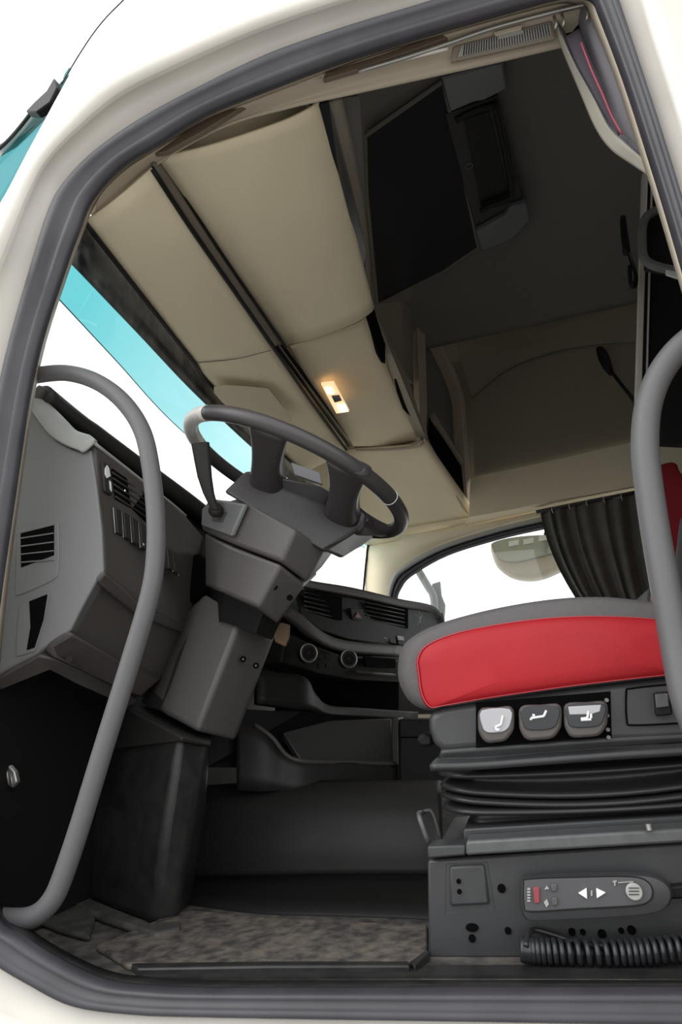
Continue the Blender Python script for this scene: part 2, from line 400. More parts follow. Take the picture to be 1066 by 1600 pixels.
# ---- windscreen: clear pane, teal shade band, black printed edge
wst = [P(95,330,0.955), P(112,402,1.0), P(215,505,1.30), P(325,617,1.80), P(450,735,2.5), P(575,842,3.33)]
top_edge = [P(140,342,1.0), P(242,465,1.38), P(350,602,1.90), P(465,718,2.55), P(577,832,3.36)]
frit_low = [P(108,408,0.97), P(212,517,1.30), P(322,632,1.80), P(447,745,2.5), P(575,842,3.34)]
band_low = [P(85,460,0.97), P(180,562,1.30), P(283,672,1.80), P(415,780,2.5), P(570,856,3.34)]
dash_low = [P(18,690,0.97), P(128,735,1.30), P(300,830,1.95), P(440,900,2.6), P(565,945,3.34)]
push = [0.0, -0.03, -0.05, -0.03, 0.0]
def bowed(L): return [p + Vector((q, 0, 0)) for p, q in zip(L, push)]
wd = empty('window_1', P(300, 800, 1.9), kind='structure')
bm = surf([band_low, [a.lerp(b, .5) for a, b in zip(band_low, dash_low)], dash_low], 6, 4)
mk('windscreen_glass', bm, GLASS, wd, smooth=True)
bm = surf([frit_low, [a.lerp(b, .5) for a, b in zip(frit_low, band_low)], band_low], 6, 3)
mk('shade_band', bm, TEAL, wd, smooth=True)
bm = surf([top_edge, frit_low], 6, 3)
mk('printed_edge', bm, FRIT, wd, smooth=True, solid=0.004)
bm = tube(cr(band_low, 8), 0.0016, 6)
mk('band_line', bm, mat('smoked_line', (0.10, 0.16, 0.18), 0.5), wd, smooth=True)
# passenger windscreen pillar edge (dark line)
bm = tube(cr([P(577,838,3.35), P(572,880,3.35), P(567,935,3.35)], 6), 0.006, 8)
tag(mk('trim_8', bm, DARKER, smooth=True), kind='structure')

# ================================================================== EXTERIOR PIECES
# outside sun visor past the front pillar
sv = empty('sun_visor', P(40, 240, 1.1), 'teal acrylic outside sun visor past the cream front pillar', 'sun visor')
pts = PP([(108,105,1.08),(96,150,1.05),(70,192,1.03),(-25,350,1.02),(-30,285,1.22),(10,232,1.25),(58,178,1.18)])
mk('visor_panel', sheet(pts, 0.006), VISORT, sv)
pts = PP([(90,128,1.06),(95,142,1.05),(84,166,1.05),(62,181,1.05),(46,180,1.07),(60,166,1.08),(78,148,1.07)])
mk('visor_bracket', sheet(pts, 0.02, 0.012), DARKER, sv, bevel=0.003)
bm = tube(cr(PP([(52,172,1.10),(30,200,1.15),(10,222,1.2),(-15,245,1.24)]), 4), 0.005, 8)
mk('visor_edge', bm, DARKER, sv, smooth=True)
# white roof cap in front of the gap line
pts = PP([(205,-18,1.12),(195,2,1.10),(150,58,1.09),(108,116,1.07),(95,128,1.09),(70,160,1.13),(12,218,1.2),(-40,250,1.26),(-60,-40,1.4)])
rc = mk('trim_13', sheet(pts, 0.03), WHITE); tag(rc, kind='structure')
bm = tube(cr(PP([(203,-12,0.945),(192,1,0.945),(168,25,0.945),(146,52,0.945),(124,85,0.945),(104,118,0.945),(96,132,0.945)]), 4), 0.0014, 6)
mk('gap_line', bm, DARKER, rc, smooth=True)
# cream housing of the driver's mirror at the left margin
bm = ball(bmesh.new(), P(-58, 170, 0.66), 0.07, (0.78, 0.5, 1.35), 24)
wm = mk('wing_mirror', bm, CREAM, smooth=True)
mk('mirror_arm', tube(cr([P(-58,170,0.66), P(-60,300,0.72), P(-50,400,0.88)], 6), 0.012, 10), DARKER, wm, smooth=True)
tag(wm, "cream rounded edge of the driver's mirror at the left margin", 'mirror')
# passenger mirror seen through the side window
pm = empty('wing_mirror', P(815, 870, 3.75), 'beige rounded mirror housing seen through the passenger window', 'mirror')
ol = cr2([(768,868),(778,888),(800,902),(832,905),(862,896),(885,880),(882,845),(850,835),(800,838),(768,848)], 5, True)
mk('housing', plate(PD(ol, 3.70), (0.02, 0.12, 0)), MIRB, pm, bevel=0.03, seg=4)
ol = cr2([(770,858),(780,872),(805,878),(850,868),(880,858),(882,842),(850,836),(800,840),(770,848)], 4, True)
mk('mirror_glass', plate(PD(ol, 3.685), (0, 0.01, 0)), mat('mirror_glass', (0.35, 0.40, 0.39), 0.15, 0.6), pm)
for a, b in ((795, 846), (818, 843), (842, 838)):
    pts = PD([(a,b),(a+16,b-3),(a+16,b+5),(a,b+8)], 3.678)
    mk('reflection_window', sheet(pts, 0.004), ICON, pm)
mk('mirror_bracket', tube(PP([(850,850,3.74),(858,812,3.62),(862,806,3.24)]), 0.012, 8), DARKER, pm, smooth=True)
ma = empty('mirror_arm', P(675, 960, 3.6), 'grey blue mirror arm outside the passenger window front corner', 'mirror arm')
AR = mat('grey_blue_plastic', (0.30, 0.33, 0.36), 0.5)
mk('arm', tube(cr(PP([(650,885,3.55),(668,915,3.55),(678,935,3.55),(680,985,3.55)]), 6), [0.022]*19, 12), AR, ma, smooth=True)
mk('mount', tube(PP([(680,985,3.55),(690,1030,3.5),(700,1050,3.24)]), 0.02, 10), AR, ma, smooth=True)
mk('bracket', plate(PD([(675,912),(688,908),(690,930),(696,945),(694,975),(676,980)], 3.57), (0, 0.03, 0)), AR, ma, bevel=0.005)

# ================================================================== CAB FRONT BULKHEAD, ENGINE COVER, FLOOR COVERINGS
bm = bmesh.new(); box(bm, (-1.0, 1.25, 0.36), (0.04, 2.3, 0.74))
tag(mk('wall_front', bm, DARKER), kind='structure')
ec = empty('engine_cover', (-0.45, 0.9, 0), 'black moulded engine cover bulging up behind the footwell floor', 'engine cover')
rows = [[P(285,1232,1.75), P(400,1225,1.72), P(520,1222,1.70), P(640,1222,1.68), P(690,1222,1.66)],
        [P(285,1262,1.66), P(400,1255,1.62), P(520,1250,1.60), P(640,1250,1.58), P(690,1250,1.56)],
        [P(282,1320,1.62), P(400,1315,1.57), P(520,1312,1.55), P(640,1312,1.53), P(690,1312,1.51)],
        [P(280,1372,1.61), P(400,1370,1.56), P(520,1368,1.54), P(640,1368,1.52), P(690,1368,1.50)]]
mk('cover_shell', surf(rows, 6, 5), DARK, ec, smooth=True, solid=0.01)
rows = [[P(278,1374,1.59), P(400,1372,1.54), P(520,1370,1.52), P(640,1370,1.50), P(690,1370,1.48)],
        [PZ(276,1412,0.0), PZ(400,1428,0.0), PZ(520,1432,0.0), PZ(640,1436,0.0), PZ(690,1440,0.0)]]
mk('floor_shadow', surf(rows, 6, 3), DARKER, ec, smooth=True, solid=0.012)  # black sheet on the floor paints the shadow in front of the cover
fm = empty('floor_mat', PZ(430,1470,0.0), 'dirt covered ribbed rubber mat on the footwell floor', 'floor mat')
pts = [PZ(a, b, 0.008) for a, b in [(150,1478),(285,1420),(400,1432),(560,1440),(668,1444),(668,1488),(640,1504),(420,1504),(200,1508)]]
mk('mat_sheet', plate(pts, (0, 0, -0.008)), MATM, fm, bevel=0.003)
pts = [PZ(a, b, 0.012) for a, b in [(205,1504),(420,1501),(640,1501),(640,1508),(420,1509),(215,1513)]]
mk('mat_rib', plate(pts, (0, 0, -0.012)), SCUFF, fm, bevel=0.003)
pts = [PZ(a, b, 0.011) for a, b in [(640,1502),(665,1484),(672,1486),(648,1508)]]
mk('mat_rib', plate(pts, (0, 0, -0.011)), SCUFF, fm, bevel=0.002)
st = mk('floor_strip', plate([PZ(a, b, 0.004) for a, b in [(215,1513),(420,1511),(660,1508),(1080,1506),(1080,1524),(660,1524),(420,1526),(225,1527)]], (0, 0, -0.01)), SCUFF)
tag(st, 'scuffed black strip along the door sill in front of the mat', 'sill strip')

# steering column pedestal (collar under the column, shaft, foot)
pd = empty('column_pedestal', PZ(245,1430,0.0), 'scuffed black pedestal of the steering column standing on the floor', 'pedestal')
top_ = PP([(196,1098,1.36),(282,1148,1.23),(324,1160,1.30),(330,1128,1.55),(205,1085,1.55)])
mid_ = PP([(150,1260,1.36),(258,1290,1.215),(302,1290,1.27),(322,1270,1.50),(180,1230,1.55)])
bot_ = [PZ(118,1402,0.0), PZ(236,1446,0.0), PZ(276,1440,0.0), PZ(300,1412,0.0), PZ(170,1380,0.0)]
mk('pedestal_body', loft([top_, mid_, bot_]), SCUFF, pd, bevel=0.016, seg=4)
cl0 = PP([(188,1100,1.34),(284,1150,1.215),(330,1160,1.30),(334,1126,1.55),(200,1082,1.55)])
mk('collar', loft([cl0, PP([(172,1172,1.34),(284,1158,1.213),(328,1168,1.30),(332,1140,1.55),(190,1150,1.55)])]), DARK, pd, bevel=0.008, seg=3)
fl = [PZ(a, b, 0.014) for a, b in [(92,1404),(160,1432),(242,1458),(284,1448),(282,1436),(240,1442),(165,1412),(118,1392)]]
mk('foot_flange', plate(fl, (0, 0, -0.014)), mat('dusty_black_plastic', (0.085, 0.08, 0.075), 0.6, col2=(0.04, 0.039, 0.038), nscale=35), pd, bevel=0.008, seg=3)
rg = mk('floor_ledge', plate([PZ(a, b, 0.012) for a, b in [(-30,1358),(40,1380),(92,1402),(150,1428),(140,1462),(100,1452),(40,1430),(-30,1412)]], (0, 0, -0.012)), MATS['dusty_black_plastic'], bevel=0.008, seg=3)
tag(rg, 'low dusty black ledge on the floor left of the pedestal', 'ledge')
cb = mk('cable', tube(cr([P(102,1142,1.3), P(70,1195,1.22), P(40,1260,1.17), P(16,1320,1.14), P(9,1368,1.13)], 8), 0.0035, 8), GREY, smooth=True)
tag(cb, 'thin cable curving down the dark footwell left of the grab rail', 'cable')
br = empty('metal_bracket', P(8, 1210, 1.1), 'small light metal bracket low at the left margin', 'bracket')
mk('plate', plate(PD([(-10,1190),(8,1190),(22,1205),(26,1222),(18,1232),(4,1222),(-10,1215)], 1.10), (0, 0.012, 0)), METAL, br, bevel=0.003)
for k in range(3):
    mk('rib', tube([P(4+6*k, 1196+5*k, 1.098), P(8+6*k, 1222+4*k, 1.098)], 0.002, 8), METAL, br, smooth=True)

# ================================================================== DASHBOARD
db = empty('dashboard', (-0.8, 0.2, 0.4), 'grey and brown dashboard reaching from the door pillar to the passenger side', 'dashboard')
def part(name, bm, M, par=None, **k): return mk(name, bm, M, par or db, **k)
rl0 = PP([(60,625,1.10),(130,672,1.25),(215,735,1.42),(300,797,1.60),(350,838,1.79),(440,905,1.95)])
part('dash_cover', surf([rl0, [p + Vector((.0, 0.02, -.16)) for p in rl0], [Vector((p.x + .04, p.y, 0.5)) for p in rl0]], 4, 3), DARKER, smooth=True, solid=0.01)
part('console_core', sheet(PP([(440,912,2.1),(560,940,2.6),(680,962,3.08),(690,1115,3.05),(440,1115,2.05)]), 0.03), DARKER)
part('dash_body', box(bmesh.new(), (-0.86, 1.45, 0.60), (0.16, 1.5, 0.26)), DARKER)
# end panel that faces the door opening
D1 = 1.03
ol = [(26,645),(46,628),(58,648),(72,668),(92,688),(112,700),(130,706),(143,700),(152,760),(160,830),(163,893),(150,910),(128,950),(110,986),(88,1000),(70,1012),(58,1022),(20,1042),(-8,1058),(-8,1000),(8,820)]
part('end_panel', plate(PD(ol, D1), (-0.02, 0.05, 0)), GREY, bevel=0.006, seg=3)
# pale trim lip on top of the end panel
a_ = PP([(44,630,1.02),(58,652,1.02),(76,676,1.02),(98,692,1.02),(122,702,1.02),(131,705,1.02),(147,691,1.02)])
b_ = PP([(60,620,1.05),(84,640,1.06),(104,660,1.06),(118,674,1.06),(134,680,1.06),(140,682,1.06),(150,690,1.06)])
c_ = [p + Vector((-0.03, 0.06, -0.015)) for p in b_]
part('trim_lip', surf([a_, b_, c_], 5, 3), GREYL, smooth=True, solid=0.006)
# padded roll along the windscreen edge with its end bracket
part('top_roll', tube(cr(PP([(68,616,1.05),(130,665,1.2),(215,728,1.38),(300,790,1.56),(350,830,1.75)]), 6), [0.022]*7+[0.024]*6+[0.026]*6+[0.026]*6, 14), DARK, smooth=True)
part('roll_bracket', plate(PP([(28,636,1.02),(60,599,1.03),(72,606,1.04),(66,618,1.04),(40,642,1.03),(28,648,1.02)]), (-0.01, 0.03, 0)), BROWN, bevel=0.005)
# upper fascia with switches
fa = PP([(148,692,1.035),(223,752,1.18),(290,805,1.36),(318,838,1.44),(318,880,1.44),(293,985,1.44),(222,952,1.22),(163,897,1.04)])
part('driver_fascia', sheet(fa, 0.05), BROWN, bevel=0.006, seg=3)
FQ = (P(148,692,1.03), P(293,805,1.38), P(293,985,1.43), P(163,897,1.035))
def fq(pts, lift=0.004, th=0.01):
    return sheet([p for p in pts], th, lift)
def fpx(px, py):   # point on the fascia plane
    n = (FQ[1]-FQ[0]).cross(FQ[3]-FQ[0]); r = ray(px, py)
    return CAM + r * ((FQ[0]-CAM).dot(n) / r.dot(n))
part('fascia_edge', tube(cr([fpx(148,693), fpx(185,722), fpx(223,752), fpx(262,782), fpx(290,806)], 4), 0.0035, 8), GREYL, smooth=True)
v = part('air_vent', sheet([fpx(174,733), fpx(230,770), fpx(232,815), fpx(180,780)], 0.012, 0.003), VOID)
for k in range(5):
    t = (k + .5) / 5
    a = inter(fpx(174,733), fpx(180,780), t); b = inter(fpx(230,770), fpx(232,815), t)
    part('louvre', tube([a + (CAM-a).normalized()*0.006, b + (CAM-b).normalized()*0.006], 0.0022, 8), DARK, v, smooth=True)
part('vent_wheel', ball(bmesh.new(), fpx(195,767) + (CAM-fpx(195,767)).normalized()*0.008, 0.0035), CHROME, v, smooth=True)
lsw = part('light_switch', sheet([fpx(158,722), fpx(171,728), fpx(173,775), fpx(162,768)], 0.008, 0.004), DARK, bevel=0.002)
part('symbol', sheet([fpx(161,733), fpx(164,728), fpx(167,733), fpx(169,745), fpx(164,748), fpx(161,742)], 0.002, 0.006), ICON, lsw)
part('symbol', sheet([fpx(168,752), fpx(170,755), fpx(171,769), fpx(169,765)], 0.002, 0.006), ICON, lsw)
for k, (x, y) in enumerate([(177,793),(190,800),(203,808),(216,816)]):
    s = part('switch', sheet([fpx(x,y), fpx(x+10,y+7), fpx(x+12,y+45), fpx(x+3,y+40)], 0.012, 0.006), DARK, bevel=0.002)
    part('switch_edge', tube([fpx(x,y)+(CAM-fpx(x,y)).normalized()*0.006, fpx(x+3,y+40)+(CAM-fpx(x+3,y+40)).normalized()*0.006], 0.0012, 6), GREYL, s, smooth=True)
c0_ = fpx(223,851); ring(bmsym := bmesh.new(), c0_ + (CAM-c0_).normalized()*0.009, CAM-c0_, 0.0025, 0.0008, 14, 6)
part('symbol', bmsym, ICON, s)
for k, (x, y) in enumerate([(258,856),(267,862)]):
    s = part('switch', sheet([fpx(x,y), fpx(x+8,y+5), fpx(x+12,y+37), fpx(x+3,y+32)], 0.012, 0.006), DARK, bevel=0.002)
    part('switch_edge', tube([fpx(x+8,y+5)+(CAM-fpx(x+8,y+5)).normalized()*0.006, fpx(x+12,y+37)+(CAM-fpx(x+12,y+37)).normalized()*0.006], 0.0012, 6), GREYL, s, smooth=True)
part('fascia_lip', sheet(PP([(150,908,1.03),(163,893,1.03),(222,946,1.2),(292,980,1.42),(290,992,1.43),(215,962,1.2)]), 0.03, 0.004), BROWN, bevel=0.005)
# recessed lower fascia and its ledge
part('lower_fascia', sheet(PP([(154,912,1.06),(222,955,1.22),(290,990,1.44),(278,1048,1.45),(252,1062,1.40),(190,1040,1.2),(112,996,1.06)]), 0.04), BROWN, bevel=0.004)
part('lower_ledge', sheet(PP([(74,1006,1.03),(112,988,1.03),(190,1034,1.19),(254,1058,1.38),(215,1090,1.36),(180,1072,1.2),(118,1042,1.06),(82,1028,1.04)]), 0.05, 0.004), mat('ledge_plastic', (0.06, 0.052, 0.05), 0.5, bump=.2, bscale=800), bevel=0.008, seg=3)
ul = part('under_tray', sheet(PP([(-8,1062,1.035),(60,1024,1.035),(82,1030,1.05),(140,1055,1.12),(216,1092,1.38),(205,1108,1.38),(120,1068,1.12),(78,1048,1.06),(0,1080,1.05)]), 0.03), BROWN, bevel=0.004)
q = P(108,1030,1.05)
part('screw', disc(bmesh.new(), q, CAM-q, 0.006, 0.006), DARKER, ul)
# vent and pocket in the end panel
vo = cr2([(31,830),(60,821),(88,817),(92,822),(93,860),(91,895),(84,906),(60,918),(28,931),(25,925),(26,880),(28,840)], 3, True)
av = part('air_vent', sheet(PD(vo, D1), 0.012, 0.0025), GREY, bevel=0.002)
part('vent_opening', sheet(PD([(34,834),(86,821),(86,868),(35,887)], D1), 0.01, 0.0035), VOID, av)
for k in range(4):
    y0 = 838 + k*12.5
    part('louvre', sheet(PD([(34,y0+3),(86,y0-5+k*1.2),(86,y0-3.2+k*1.2),(34,y0+5)], D1), 0.004, 0.0055), GREY, av, bevel=0.0005)
po = part('pocket', sheet(PD(cr2([(36,942),(60,932),(77,926),(78,932),(70,970),(57,1014),(50,1019),(30,1025),(27,1020),(29,980),(32,950)], 3, True), D1), 0.01, 0.003), GREY, bevel=0.003)
part('pocket_opening', sheet(PD([(48,940),(76,929),(70,968),(56,1012),(44,1016),(50,980)], D1), 0.01, 0.0042), VOID, po)
# ---- centre and passenger side
cq = [(462,918,1.95),(500,922,2.1),(560,934,2.4),(620,946,2.65),(682,958,2.95),(692,972,2.98),(686,1010,2.95),(640,1012,2.7),(600,1010,2.5),(545,1000,2.2),(500,985,2.0),(470,960,1.88)]
part('centre_panel', plate(PP(cq), (-0.10, 0.0, 0.0)), DARKER, bevel=0.006)
part('upper_band', surf([PP([(440,896,1.8),(485,908,2.0),(550,920,2.3),(620,936,2.65),(672,945,2.9),(690,962,2.97)]),
     PP([(440,910,1.79),(480,920,1.98),(550,932,2.28),(618,948,2.63),(664,957,2.88),(679,972,2.95)])], 5, 3), BROWN, smooth=True, solid=0.02)
part('upper_band', surf([PP([(690,958,2.97),(694,978,2.97),(690,1010,2.95)]), PP([(676,962,2.94),(682,980,2.95),(680,1010,2.94)])], 5, 3), BROWN, smooth=True, solid=0.02)
part('lower_band', surf([PP([(448,948,1.8),(470,962,1.87),(492,982,1.95),(520,998,2.07),(560,1005,2.25),(625,1010,2.6)]),
     PP([(440,962,1.78),(462,980,1.85),(488,1000,1.93),(520,1015,2.05),(560,1022,2.23),(625,1026,2.58)])], 5, 3), BROWN, smooth=True, solid=0.02)
def cpanel(px, py):
    t = (px - 462) / 225.0
    return P(px, py, 1.88 + t * 1.0)
for (x0, y0, x1, y1) in ((474,922,530,965),(570,938,634,978)):
    v = part('air_vent', sheet([cpanel(x0,y0), cpanel(x1,y0+(x1-x0)*.2), cpanel(x1,y1+4), cpanel(x0+6,y1-8)], 0.01, 0.012), VOID)
    for k in range(5):
        t = (k+.5)/5; a = cpanel(x0+2, y0+(y1-8-y0)*t); b = cpanel(x1-2, y0+(x1-x0)*.2+(y1+4-y0-(x1-x0)*.2)*t)
        part('louvre', tube([a+(CAM-a).normalized()*0.02, b+(CAM-b).normalized()*0.02], 0.003, 6), BROWN, v, smooth=True)
a = cpanel(592,961); b = cpanel(608,964)
part('vent_tab', tube([a+(CAM-a).normalized()*0.02, b+(CAM-b).normalized()*0.02], 0.0025, 6), SILV, v, smooth=True)
hz = part('hazard_switch', sheet([cpanel(543,950), cpanel(563,953), cpanel(565,972), cpanel(546,968)], 0.012, 0.014), DARKER, bevel=0.002)
part('symbol', sheet([cpanel(548,965), cpanel(553,957), cpanel(559,967)], 0.003, 0.018), REDBTN, hz)
for k in range(6):
    x = 552 + k*13; y = 978 + k*2.6
    s = part('switch', sheet([cpanel(x,y), cpanel(x+10,y+2), cpanel(x+11,y+18), cpanel(x+1,y+16)], 0.012, 0.014), DARK, bevel=0.002)
    if k in (0, 2, 3):
        part('symbol', sheet([cpanel(x+3,y+10), cpanel(x+7,y+10.5), cpanel(x+7,y+13), cpanel(x+3,y+12.5)], 0.003, 0.018), mat('green_symbol', (0.05,.35,.22), .5) if k == 0 else GREYL, s)
part('symbol', sheet([cpanel(615,993), cpanel(625,995), cpanel(626,1001), cpanel(617,1000)], 0.003, 0.018), ICON, s)
for a, b in (((640,962),(652,980)), ((650,962),(642,982)), ((646,958),(647,986))):
    part('emblem_bar', tube([cpanel(*a)+Vector((.03,-.02,0)), cpanel(*b)+Vector((.03,-.02,0))], 0.002, 6), SILV, smooth=True)
# heater panel with two rotary knobs
part('heater_panel', plate(PP([(448,985,1.82),(490,1008,1.9),(530,1022,2.05),(632,1032,2.55),(632,1066,2.55),(560,1062,2.2),(500,1052,1.95),(440,1036,1.8)]), (-0.1, 0, 0)), DARKER, bevel=0.006)
for (x, y, d, r_) in ((478,1022,1.85,15),(541,1031,2.03,14)):
    c = P(x, y, d); n = (CAM - c).normalized(); n = (n + Vector((1.0, -0.1, .2)) * .5).normalized(); R_ = r_ / 994 * d
    kb = part('rotary_knob', disc(bmesh.new(), c + n*0.01, n, R_, 0.03, 28, R_*.9), DARK, bevel=0.003)
    ring(b2 := bmesh.new(), c + n*0.026, n, R_*.93, 0.0028, 28, 8); part('knob_ring', b2, METAL, kb, smooth=True)
    part('knob_cap', disc(bmesh.new(), c + n*0.026, n, R_*.6, 0.006, 24), DARKER, kb, bevel=0.002)
    part('pointer', sheet([c + n*.03 + Vector((0,-.006,.002)), c + n*.03 + Vector((0,.006,.004)), c + n*.03 + Vector((0,.006,-.001)), c + n*.03 + Vector((0,-.006,-.003))], .002), REDBTN, kb)
for k in range(4):
    x, y = 497 + (k % 2)*12, 1022 + (k//2)*14
    part('button', sheet([P(x,y,1.86), P(x+8,y+2,1.88), P(x+8,y+10,1.88), P(x,y+8,1.86)], 0.01, 0.004), DARK, bevel=0.001)
part('storage_slot', sheet(PP([(566,1026,2.2),(614,1030,2.45),(614,1044,2.45),(568,1042,2.2)]), 0.01, 0.012), VOID)
part('slot_lip', tube(PP([(558,1050,2.15),(620,1055,2.5)]), 0.006, 8), BROWN, smooth=True)
# shelf below
part('shelf_recess', sheet(PP([(470,1052,1.95),(640,1062,2.5),(640,1118,2.5),(510,1110,2.1),(488,1085,2.0)]), 0.02, -0.05), VOID)
part('shelf_lip', surf([PP([(400,1050,1.72),(470,1058,1.85),(488,1085,1.9),(510,1104,1.95),(560,1108,2.1),(650,1114,2.4)]), PP([(400,1100,1.70),(465,1108,1.8),(490,1112,1.87),(512,1120,1.93),(560,1122,2.08),(650,1126,2.38)])], 5, 4), DARK, smooth=True, solid=0.02)
# knee panel: deep tray with curved edge
part('knee_panel', sheet(PP([(330,1105,1.62),(480,1112,1.8),(640,1124,2.2),(640,1200,2.15),(520,1195,1.9),(470,1200,1.8),(330,1200,1.6)]), 0.03, -0.03), DARKER)
part('tray_back', sheet(PP([(432,1128,1.80),(612,1122,2.1),(615,1196,2.0),(520,1194,1.85),(470,1188,1.78)]), 0.02), mat('tray_plastic', (0.06, 0.058, 0.057), 0.42, bump=.15, bscale=700), bevel=0.004)
part('tray_edge', surf([PP([(372,1128,1.65),(410,1145,1.66),(440,1178,1.68),(475,1192,1.7),(550,1193,1.8),(618,1196,1.9)]), PP([(372,1235,1.63),(410,1237,1.64),(440,1236,1.66),(475,1237,1.68),(550,1236,1.78),(618,1230,1.88)])], 6, 4), DARK, smooth=True, solid=0.03)
part('tray_edge', tube(cr(PP([(398,1132,1.65),(425,1152,1.655),(448,1180,1.67),(478,1190,1.69),(550,1192,1.79),(618,1194,1.88)]), 6), 0.006, 8), BROWN, smooth=True)
part('tray_side', plate(PP([(612,1122,2.0),(622,1122,1.98),(624,1240,1.86),(614,1236,1.88)]), (0, 0.1, 0)), BROWN, bevel=0.004)
bx = part('side_drawer', plate(PP([(624,1124,1.95),(704,1124,1.95),(704,1246,1.85),(624,1246,1.85)]), (-0.02, 0.2, 0)), DARKER, bevel=0.006)
part('drawer_gap', tube(PP([(626,1152,1.925),(700,1152,1.925)]), 0.002, 6), VOID, bx)

# ================================================================== STEERING COLUMN
sc_ = empty('steering_column', P(400, 1000, 1.3), 'dark grey angular steering column in two shrouds with a stalk', 'steering column')
up_t = PP([(316,797,1.34),(330,777,1.27),(384,782,1.20),(462,826,1.17),(508,860,1.26),(530,850,1.48),(380,775,1.50)])
up_m = PP([(315,829,1.34),(335,838,1.27),(360,849,1.205),(440,877,1.175),(479,911,1.26),(500,890,1.48),(370,840,1.50)])
mk('upper_shroud', loft([up_t, up_m]), COLM, sc_, bevel=0.008, seg=3)
md_t = [P(a, b, d) for a, b, d in [(320,832,1.345),(337,842,1.275),(361,853,1.212),(439,881,1.182),(476,914,1.265),(498,895,1.47),(372,845,1.49)]]
md_b = PP([(321,917,1.35),(332,920,1.285),(344,924,1.222),(404,949,1.195),(432,976,1.28),(440,950,1.45),(372,910,1.47)])
ls = mk('middle_shroud', loft([md_t, md_b]), COLM, sc_, bevel=0.008, seg=3)
for x, y in ((429,917),(453,934)):
    q = P(x, y, 1.21); mk('screw_hole', disc(bmesh.new(), q, CAM - q, 0.0065, 0.012, 14), VOID, ls)
q0 = PP([(330,835,1.36),(360,845,1.24),(440,875,1.215),(470,905,1.29),(480,890,1.45),(380,845,1.46)])
q1 = PP([(330,985,1.38),(345,970,1.29),(400,990,1.27),(425,1000,1.34),(430,970,1.45),(380,930,1.48)])
mk('inner_core', loft([q0, q1]), DARKER, sc_)
lo_t = PP([(298,950,1.42),(322,926,1.335),(340,936,1.315),(374,974,1.295),(429,997,1.42),(430,970,1.56),(330,920,1.56)])
lo_b = PP([(222,1094,1.40),(256,1114,1.31),(272,1124,1.29),(308,1144,1.27),(366,1160,1.40),(376,1125,1.54),(262,1085,1.54)])
lw = mk('lower_cover', loft([lo_t, lo_b]), COLM, sc_, bevel=0.011, seg=3)
for x, y in ((380,1030),(400,1040)):
    q = P(x, y, 1.325); mk('screw_hole', disc(bmesh.new(), q, CAM - q, 0.0068, 0.016, 14), VOID, lw)
    mk('screw', disc(bmesh.new(), q + (CAM-q).normalized()*0.008, CAM - q, 0.0022, 0.002, 10), STEELL, lw)
mk('side_cover', loft([PP([(300,948,1.44),(318,930,1.36),(330,940,1.50)]), PP([(218,1098,1.40),(250,1112,1.32),(262,1095,1.5)])]), DARK, sc_, bevel=0.004)
kc = mk('key_collar', plate(PP([(296,868,1.42),(310,864,1.40),(322,876,1.39),(322,912,1.39),(312,936,1.40),(296,942,1.42)]), (0, .08, 0)), VOID, sc_, bevel=0.006)
# stalk with ball base
sp_ = mk('stalk_plate', sheet(PP([(317,796,1.30),(330,779,1.25),(384,788,1.185),(362,838,1.19),(316,822,1.32)]), 0.012, 0.003), GREY, sc_, bevel=0.004)
bm = ball(bmesh.new(), P(337,797,1.225), 0.0165)
sk = mk('stalk', bm, DARK, sc_, smooth=True)
cs = []
for (x, y, d, wx, wy) in [(313,694,1.17,17,10),(316,715,1.175,15.5,10),(320,745,1.185,13,9),(326,770,1.195,10,8),(332,786,1.205,8,7),(337,797,1.215,7,6)]:
    c = P(x, y, d); s = d / 994.0; u = Vector((AX[0], AY[0], AZ[0])); g = Vector((AX[2], AY[2], AZ[2]))
    cs.append([c + u*wx*s*math.copysign(abs(math.cos(t))**.6, math.cos(t)) + g*wy*s*math.copysign(abs(math.sin(t))**.6, math.sin(t)) for t in [2*math.pi*k/16 for k in range(16)]])
cs[0] = [p + Vector((0, 0, 0.012)) * (0.5 - k/16 if k < 8 else (k-8)/16 - 0.0) for k, p in enumerate(cs[0])]
mk('stalk_grip', loft(cs), DARK, sk, bevel=0.002)
tg = mk('paper_tag', sheet(PP([(428,980,1.40),(440,972,1.405),(453,976,1.41),(452,996,1.41),(446,1010,1.405),(430,1003,1.40),(425,990,1.40)]), 0.015), TAN, bevel=0.002)
tag(tg, 'small tan tag stuck at the right edge of the column joint', 'tag')

# ================================================================== STEERING WHEEL
WC = Vector((-0.4229, 0.3916, 0.8678)); TH = 0.48625; PS = -0.11936; WR = 0.26
we = Vector((math.cos(TH), 0, -math.sin(TH)))
wf = Vector((math.sin(PS)*math.sin(TH), math.cos(PS), math.sin(PS)*math.cos(TH)))
wn_ = we.cross(wf).normalized()
if wn_.z < 0: wn_ = -wn_
def wp(deg, r=WR, h=0.0):
    a = math.radians(deg); return WC + (wf*math.cos(a) + we*math.sin(a))*r + wn_*h
sw = empty('steering_wheel', WC, 'dark leather steering wheel with one rim section painted pale for strong light', 'steering wheel')
mk('rim', tube([wp(a) for a in range(267, 267 + 306, 4)], 0.0165, 16), LEATH, sw, smooth=True)
mk('rim_overexposed', tube([wp(a) for a in range(210, 270, 4)], 0.0168, 16), LEATH_LIT, sw, smooth=True)['label'] = 'rim section painted pale for overexposed light'
mk('stitching', tube([wp(107, WR + 0.0168*math.cos(t), 0.0168*math.sin(t)) for t in [2*math.pi*k/16 for k in range(16)]], 0.0008, 6, closed=True), ICON, sw)
hb = [(348,768,1.19),(383,735,1.20),(420,738,1.21),(500,762,1.24),(560,790,1.30),(585,812,1.36),(545,838,1.32),(507,861,1.22)]
